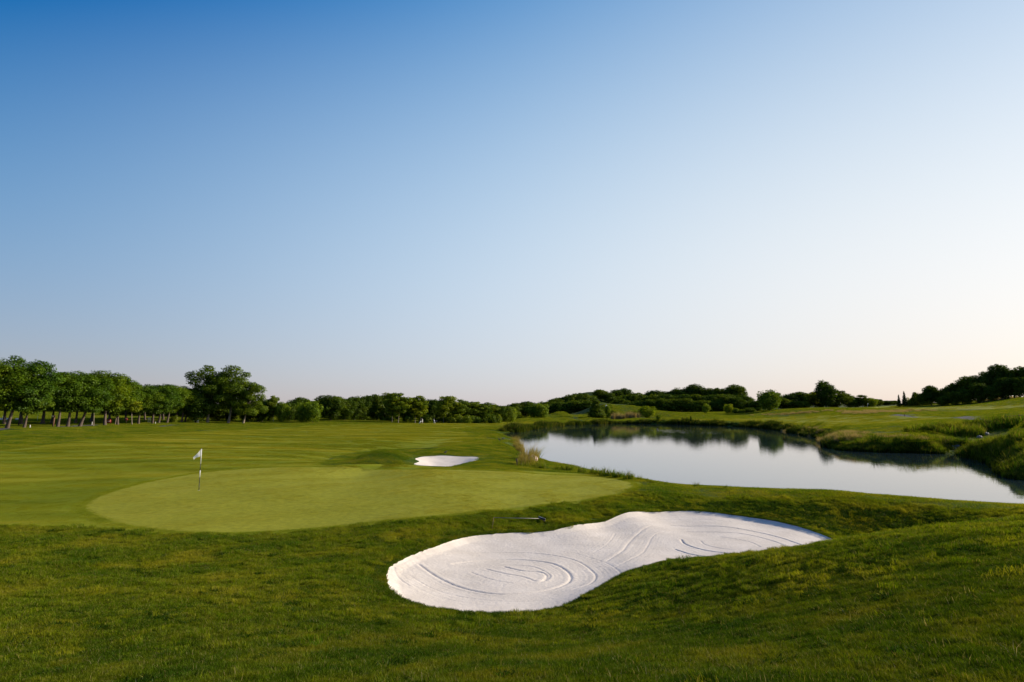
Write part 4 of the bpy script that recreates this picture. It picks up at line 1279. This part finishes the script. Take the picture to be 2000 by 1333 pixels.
stake(179.5, 830.5, .75, .06, M_white, 'marker_stake', 'short white stake left of the yellowish young tree', 'white stakes')
stake(5.5, 820, 1.0, .07, M_white, 'marker_stake', 'slim white post behind the pale stones at the left edge', 'white stakes')

# pale stones at the far left, rocks by the water
def rock(px, py, s, name, label, mat=M_stone, group=None, dz=0.0, seed=0):
    x, y, z = at(px, py)
    g = random.Random(seed + int(px * 7))
    mb = MB().ball((0, 0, s[2] * .35), s, 12, 8)
    v = []
    for p in mb.v:
        k = 1 + .13 * math.sin(p[0] * 7 / s[0] + g.random()) * math.sin(p[1] * 5 / s[1] + 1) + g.uniform(-.06, .06)
        v.append((p[0] * k, p[1] * k, p[2] * k))
    mb.v = v
    o = mb.build(name, mat, smooth=False)
    o.location = (x, y, z + dz)
    return tag(o, label, 'stone', group)
GS = 'pale boundary stones at the left edge'
for k, (px, lb) in enumerate([(0, 'pale boundary stone cut by the left edge of the photo'), (6, 'pale boundary stone under the slim white post'), (11.5, 'pinkish boundary stone, third from the left edge'),
                              (16, 'small pale boundary stone beside the leaning trunk'), (33, 'single cream stone between the two leaning trunks')]):
    rock(px, 820.5, (.42 + .12 * (k % 2), .4, .34), 'boundary_stone', lb, M_stone, GS)
M_pink = simple_mat('pinkish rock', (.55, .42, .37), .9, .15, 4)
rock(1041, 900.5, (.42, .38, .42), 'pond_rock', 'pinkish pale rock at the pond edge under the dark rush', M_pink)
M_slab = simple_mat('pale sandy slab', (.42, .38, .34), .9, .15, 2)
xa, ya = PZ(1665, 875.5, WATER)[:2]
o = MB().ball((0, 0, 0), (1.9, .8, .16), 18, 8).build('shore_slab', M_slab); o.location = (xa, ya, WATER + .09)
tag(o, 'flat pale slab at the waterline under the right hand bank', 'slab')
M_wet = simple_mat('wet grey rock', (.16, .15, .14), .7, .3, 5)
GK = 'wet rocks at the stream mouth'
for k, (px, py, s) in enumerate([(1866, 880, .45), (1871, 875, .4), (1862, 885, .35), (1913, 856, .4), (1926, 850, .45)]):
    rock(px, py, (s, s * .8, s * .7), 'stream_rock', 'wet grey rock in the stream mouth, %s counting upstream' % ordinal(k), M_wet, GK, .05)
M_foam = simple_mat('white water', (.38, .38, .38), .6, .25, 9)
x, y, z = at(1867, 877)
fm = MB()
for k in range(9):
    fm.tube([(-.25 + .06 * k, .9, .50 + .02 * (k % 3)), (-.3 + .075 * k, .3, .38), (-.34 + .08 * k, -.1, .12), (-.4 + .1 * k, -.6, .0)], [.03, .05, .06, .03], 6)
o = fm.build('water_trickle', M_foam); o.location = (x, y, z + .02)
tag(o, 'white trickle of water falling from the stream into the pond', 'trickle')

# blue sign, red boxes and boards along the avenue
x, y, z = at(73, 822)
sg = empty('pedestrian_sign', (x, y, z), 'square blue pedestrian sign on a white and steel post under the chestnuts', 'sign')
HS = 30 * y / F
MB().tube([(-.02, 0, -.3), (.10, 0, HS * .8)], .035, 8).build('post', M_white, sg)
W_ = .62
plate = MB().box((.12, 0, HS * .92), (W_ * 1.15, .03, W_ * 1.15), 0, .02).build('sign_panel', M_blue, sg)
fig = MB().add([(-.02 + .12, -.021, HS * .92 + .24), (.09 + .12, -.021, HS * .92 + .02), (.16 + .12, -.021, HS * .92 - .24), (.05 + .12, -.021, HS * .92 - .24), (.0 + .12, -.021, HS * .92 - .05), (-.12 + .12, -.021, HS * .92 - .24), (-.2 + .12, -.021, HS * .92 - .2), (-.08 + .12, -.021, HS * .92 + .05)], [tuple(range(8))])
fig.ball((.12 + .0, -.021, HS * .92 + .27), (.05, .006, .05), 10, 6)
fig.build('walking_figure', M_white, plate, smooth=False)

def board(px, py, w, h, up, mat, name, label, posts=2, depth=.3):
    x, y, z = at(px, py)
    r = empty(name, (x, y, z), label, name.replace('_', ' '))
    MB().box((0, 0, up + h / 2), (w, depth, h), 0, .04).build('panel', mat, r)
    for k in range(posts):
        dx = 0 if posts == 1 else (-.5 + k) * w * .7
        MB().tube([(dx, 0, -.2), (dx, 0, up + .02)], .04, 8).build('post', M_stake if mat is M_red else M_white, r)
    MB().box((0, -depth / 2 - .012, up + h * .5), (w * .8, .02, h * .12), 0, .0).build('label_strip', M_white if mat is not M_cream else M_grey, r)
    return r
board(213.5, 829.5, .85, .85, .35, M_red, 'litter_box', 'large red box on short legs before the avenue trunks', 2, .6)
board(246.5, 828, .5, .62, .95, M_red, 'litter_box', 'smaller red box on a tall post right of the large red box', 1, .35)
board(291, 826.5, .75, .55, .85, M_white, 'notice_board', 'small white board on two legs between avenue trunks', 2, .08)
board(386, 826, .5, .65, .1, M_cream, 'meter_box', 'small cream box standing under the trees left of the planes', 1, .35)
GY = 'dark slim posts of the avenue'
x, y, z = at(36, 832)
o = MB().tube([(0, 0, -.2), (.15, 0, 3.0)], [.13, .09], 8).build('lamp_post', M_stake); o.location = (x, y, z)
tag(o, 'dark slim post between the two leaning trunks', 'post')
x, y, z = at(103, 834)
sp_ = empty('support_post', (x, y, z), 'reddish wooden post with a pale box near its top left of the pale trunk', 'post')
MB().tube([(0, 0, -.2), (.22, 0, 2.4)], [.16, .13], 8).build('post', M_wood, sp_)
MB().box((-.05, -.16, 2.1), (.28, .22, .3), 0, .03).build('bird_box', M_stone, sp_)

# split rail fence at the right edge
GF = None
x0, y0, z0 = at(1965.5, 827)
fn = empty('rail_fence', (x0, y0, z0), 'brown three rail wooden fence above the stream at the right edge', 'fence')
dirv = Vector((1, -.18)).normalized()
offs = [0, 2.1, 4.2, 6.3]
tops = []
for k, d in enumerate(offs):
    gx_, gy_ = x0 + dirv.x * d, y0 + dirv.y * d
    gz = ground_z(gx_, gy_) - z0
    tops.append(gz)
    MB().box((dirv.x * d, dirv.y * d, gz + .5), (.16, .16, 1.6), math.atan2(dirv.y, dirv.x), .02).build('post', M_wood, fn)
for k in range(3):
    hgt = [.35, .75, 1.15][k]
    MB().tube([(dirv.x * d, dirv.y * d - .10, tops[i] + hgt) for i, d in enumerate(offs)], .055, 7).build('rail', M_wood, fn)

# far flagstick and tee marker
def far_flag(px, py, D, label):
    x, y, z = PD(px, py, D); z = ground_z(x, y)
    r = empty('golf_flag', (x, y, z), label, 'flag')
    MB().tube([(0, 0, -.1), (0, 0, 2.3)], .03, 8).build('pole', M_white, r)
    MB().add([(0, -.01, 2.3), (.5, .03, 2.05), (0, .01, 1.8)], [(0, 1, 2)]).build('flag_cloth', M_cloth, r, False).modifiers.new('thickness', 'SOLIDIFY').thickness = .01
far_flag(1695, 797, 318, 'tiny distant white flag before the trees right of the dark wood')
x, y, z = PD(1184, 788, 396); z = ground_z(x, y)
o = MB().lathe([(.05, -.1), (.5, 0), (.55, .8), (.35, 1.5), (.1, 1.7)], seg=10).build('tee_shelter', M_white); o.location = (x, y, z)
tag(o, 'small white object on the green hill crest behind the pond head', 'marker')

# birds: two dark birds on the left bank, one above the far bunker, one swimming
def bird(px, py, s, label, rz, group=None, z=None, swim=False):
    if z is None:
        x, y, z = at(px, py)
    else:
        x, y = PZ(px, py, z)[:2]
    b = MB()
    lift = -.02 if swim else .14
    R = Matrix.Rotation(-.25 if not swim else 0, 3, 'Y')
    b.ball((0, 0, lift + .11), (.20, .10, .10), 12, 8, R)
    b.tube([(.13, 0, lift + .15), (.19, 0, lift + .25), (.21, 0, lift + .30)], [.06, .045, .045], 8)
    b.ball((.22, 0, lift + .32), (.055, .045, .048), 10, 6)
    b.tube([(-.15, 0, lift + .10), (-.33, 0, lift + .06)], [.06, .02], 8)
    r = empty('bird', (x, y, z), label, 'bird', group, rz)
    r.scale = (s * .68, s * .68, s * .75)
    b.build('body', M_black, r)
    MB().tube([(.265, 0, lift + .315), (.33, 0, lift + .30)], [.018, .004], 6).build('beak', M_grey, r)
    if not swim:
        for sy in (-.04, .04):
            MB().tube([(.0, sy, lift + .05), (.01, sy, -.01)], .010, 5).build('leg', M_grey, r)
bird(975.5, 862, 1.3, 'dark bird on the pond bank grass, left of the two together', 2.6, 'dark birds on the left bank')
bird(982.5, 860.5, 1.4, 'dark bird on the pond bank grass, right of the two together', .4, 'dark birds on the left bank')
bird(994.5, 863, 1.3, 'dark bird standing by itself next to the golden grass', 1.3, 'dark birds on the left bank')
bird(870, 887, .9, 'small dark bird on the bank just behind the far bunker', .3)
bird(1284, 838.5, 1.6, 'dark bird swimming near the far bank of the pond and leaving ripples', .5, None, WATER, True)

# ------------------------------------------------------------------ golfers
def skin_obj(name, joints, edges, mat, parent, root=0, sub=2):
    me = bpy.data.meshes.new(name)
    me.from_pydata([j[0] for j in joints], edges, [])
    o = bpy.data.objects.new(name, me); COL.objects.link(o)
    if parent: o.parent = parent
    o.modifiers.new('skin', 'SKIN')
    lay_ = me.skin_vertices[0] if me.skin_vertices else None
    if lay_ is None:
        bpy.context.view_layer.objects.active = o
        me.attributes.new
    for sv_, j in zip(lay_.data, joints):
        r = j[1]; sv_.radius = r if isinstance(r, tuple) else (r, r)
    lay_.data[root].use_root = True
    ss = o.modifiers.new('smooth', 'SUBSURF'); ss.levels = ss.render_levels = sub
    me.materials.append(mat)
    return o

def golfer(px, py, rz, label, shirt, trousers, stride=.25, bend=.15, hands=(.35, .9), cap=M_white):
    x, y, z = at(px, py)
    r = empty('person', (x, y, z), label, 'person', None, rz)
    # +X is the way the person faces
    hip = (0, 0, .95); ch = (bend * .6, 0, 1.32); nk = (bend, 0, 1.50); hd_ = (bend + .04, 0, 1.64)
    J = [(hip, (.13, .10)), (((hip[0] + ch[0]) / 2, 0, 1.12), (.12, .10)), (ch, (.15, .11)), (nk, .055), (hd_, (.085, .095)), ((hd_[0] + .01, 0, 1.75), (.07, .08))]
    E_ = [(0, 1), (1, 2), (2, 3), (3, 4), (4, 5)]
    for s, st in ((1, stride), (-1, -stride)):
        b = len(J)
        J += [((.0, .09 * s, .90), .09), ((st * .55 + .03, .10 * s, .50), .062), ((st - .03 * s, .10 * s, .09), .042), ((st + .13, .10 * s, .04), .038)]
        E_ += [(0, b), (b, b + 1), (b + 1, b + 2), (b + 2, b + 3)]
        b = len(J)
        hx_, hz_ = hands
        J += [((ch[0], .19 * s, 1.42), .052), (((ch[0] + hx_) / 2 - .06, .22 * s, 1.16), .040), ((hx_, .15 * s, hz_), .032), ((hx_ + .08, .13 * s, hz_ - .04), .028)]
        E_ += [(2, b), (b, b + 1), (b + 1, b + 2), (b + 2, b + 3)]
    body = skin_obj('body', J, E_, M_skin, r)
    t = [(hip, (.155, .125)), ((.0, .0, 1.0), (.15, .12))]; te = [(0, 1)]
    for s, st in ((1, stride), (-1, -stride)):
        b = len(t)
        t += [((.0, .09 * s, .88), .105), ((st * .55 + .03, .10 * s, .50), .08), ((st * .85, .10 * s, .2 if trousers is not M_white else .45), .065)]
        te += [(0, b), (b, b + 1), (b + 1, b + 2)]
    skin_obj('trousers', t, te, trousers, r)
    sj = [((0, 0, 1.02), (.16, .125)), (((hip[0] + ch[0]) / 2, 0, 1.14), (.145, .12)), (ch, (.175, .13)), ((nk[0], 0, 1.47), .075)]; se = [(0, 1), (1, 2), (2, 3)]
    for s in (1, -1):
        b = len(sj)
        sj += [((ch[0], .20 * s, 1.42), .068), (((ch[0] + hands[0]) / 2 - .05, .22 * s, 1.20), .058)]
        se += [(2, b), (b, b + 1)]
    skin_obj('shirt', sj, se, shirt, r)
    cp = MB().ball((hd_[0], 0, 1.74), (.105, .095, .07), 12, 8).box((hd_[0] + .12, 0, 1.72), (.12, .13, .015), 0, .03)
    cp.build('cap', cap, r)
    return r
golfer(825, 828, 2.9, 'person in white standing beside a golf trolley on the far fairway', M_white, M_white, .16, .10, (.35, 1.0))
golfer(848.5, 829, 2.7, 'person in a pale blue shirt and dark trousers walking with a dark bag', M_sky, M_white, .30, .18, (.2, .85), M_sky)
x, y, z = at(820.5, 828.5)
gt = empty('golf_trolley', (x, y, z), 'golf trolley with a leaning white bag next to the person in white', 'trolley', None, .3)
bag = MB().tube([(-.35, 0, .25), (.10, 0, .75), (.28, 0, .98)], [.17, .17, .19], 12).build('bag', M_white, gt)
cl = MB()
for k in range(6):
    cl.tube([(.2, -.08 + .03 * k, .9), (.42 + .02 * k, -.09 + .035 * k, 1.2 + .03 * (k % 3))], .012, 5)
    cl.ball((.43 + .02 * k, -.09 + .035 * k, 1.21 + .03 * (k % 3)), (.04, .03, .025), 8, 5)
cl.build('club', M_grey, bag)
for sy in (-.32, .32):
    wv = MB()
    wv.tube([(.16 * math.cos(t_ * .5236) - .1, sy, .16 + .16 * math.sin(t_ * .5236)) for t_ in range(13)], .03, 6).build('wheel', M_black, gt)
MB().tube([(-.1, -.32, .16), (-.1, .32, .16)], .015, 6).tube([(-.35, 0, .15), (.6, 0, 1.05), (.75, 0, 1.08)], .018, 6).tube([(-.5, 0, .05), (-.1, 0, .2)], .02, 6).build('frame', M_grey, gt)
x, y, z = at(851, 829)
gb = empty('golf_bag', (x, y, z), 'dark golf bag carried beside the person in pale blue', 'bag')
bb = MB().tube([(-.25, 0, .75), (.1, 0, 1.0), (.4, 0, 1.2)], [.15, .16, .17], 12).build('bag', M_navy, gb)
MB().tube([(-.2, -.1, .85), (.1, -.24, 1.3), (.3, -.1, 1.15)], .02, 6).build('strap', M_black, gb)

# ------------------------------------------------------------------ weeds, clover heads and taller tufts in the rough
def tuft_points(n, r0, r1, dmin=.25):
    a = rng.uniform(-HALF, HALF, n); r = np.sqrt(rng.uniform(r0 ** 2, r1 ** 2, n))
    x, y = r * np.sin(a), r * np.cos(a) - 2
    z, d = zone_of(x, y)
    k = (z == 0) & (d > dmin)
    return x[k], y[k]
G_weed = grass_material('dark clover leaves', ((.018,.045,.003), (.03,.065,.004), (.05,.085,.008)), scale=.8, dry_amount=.02)
G_pale = grass_material('dry seed stalks', ((.16,.15,.05), (.22,.20,.07), (.30,.26,.10)), scale=.8, dry=(.34,.29,.14), dry_amount=.3)
weed = [patch_mesh('weed', G_weed, .16, 150, .07, .014, 1.1, True, 400 + k) for k in range(4)]
x, y = tuft_points(900, 4, 34, .5)
p, nrm = surf(x, y)
scatter('clover_patches', 'dark clover and weed patches in the rough grass', 'weeds', weed, p, nrm, rng.uniform(.6, 1.5, len(x)))
lush = hits([(1285,990),(1380,983),(1450,980),(1600,990),(1750,1002),(1900,1013),(1830,1024),(1720,1036),(1640,1046),(1560,1026),(1480,1011),(1400,1002),(1320,1000)])
lx0, ly0 = lush.min(0); lx1, ly1 = lush.max(0)
x, y = np.meshgrid(np.arange(lx0, lx1, .17), np.arange(ly0, ly1, .17))
x, y = x.ravel() + rng.normal(0, .05, x.size), y.ravel() + rng.normal(0, .05, y.size)
k = inside(lush, x, y) & (zone_of(x, y)[1] > .2) & (rng.random(len(x)) < .8)
x, y = x[k], y[k]
p, nrm = surf(x, y)
scatter('lush_clover', 'dark lush clover on the bank behind the right end of the near bunker', 'clover', weed, p, nrm, rng.uniform(.8, 1.6, len(x)))
tuft = [patch_mesh('tuft', G_rough, .12, 60, .075, .0045, .7, True, 410 + k) for k in range(4)]
x, y = tuft_points(900, 3.5, 30, .2)
p, nrm = surf(x, y)
scatter('grass_tufts', 'taller grass tufts scattered through the rough', 'grass tufts', tuft, p, nrm, rng.uniform(.6, 1.3, len(x)))
stalk = [patch_mesh('stalk', G_pale, .25, 12, .09, .004, .8, True, 420 + k) for k in range(4)]
x, y = tuft_points(1200, 3.5, 26, .2)
p, nrm = surf(x, y)
scatter('dry_stalks', 'thin pale dry stalks among the rough grass', 'dry stalks', stalk, p, nrm, rng.uniform(.6, 1.2, len(x)))

# ------------------------------------------------------------------ rush and weed clumps standing out on the right hand bank
G_dark = grass_material('dark rush clump', ((.018,.045,.002), (.035,.07,.003), (.075,.11,.008)), scale=.4, dry_amount=.05)
spots = [(1652,866,1.5,1.0,0),(1684,868,1.2,1.1,1),(1712,864,1.3,.9,0),(1742,869,1.1,1.2,0),(1771,865,1.4,1.0,1),(1799,869,1.2,1.1,0),(1828,866,1.5,1.0,1),(1850,870,1.4,1.0,0),
         (1812,845,2.0,1.2,1),(1836,842,2.2,1.3,1),(1862,846,1.8,1.2,0),(1886,851,1.9,1.2,1),(1893,838,2.2,1.3,0),(1921,835,2.1,1.3,1),(1948,832,2.3,1.3,0),(1976,831,2.0,1.2,1),
         (1884,869,1.3,.9,0),(1903,873,1.2,.9,1),(1924,879,1.2,.9,0),(1945,887,1.2,.8,1),(1964,895,1.1,.8,0),(1984,905,1.1,.8,1)]
for k, (px, py, h, r, c) in enumerate(spots):
    row = 'pond side slope' if k < 8 else ('upper bank by the stream' if k < 16 else 'bank below the shaded knoll')
    i = k if k < 8 else (k - 8 if k < 16 else k - 16)
    clump(px, py, 'rush_clump', '%s rush clump on the %s, %s from left' % (('dark green', 'bright green')[c], row, ordinal(i)), (G_dark, G_reed)[c], 240, h, r, .04, 'rush clumps of the right hand bank', .5, 'rush')
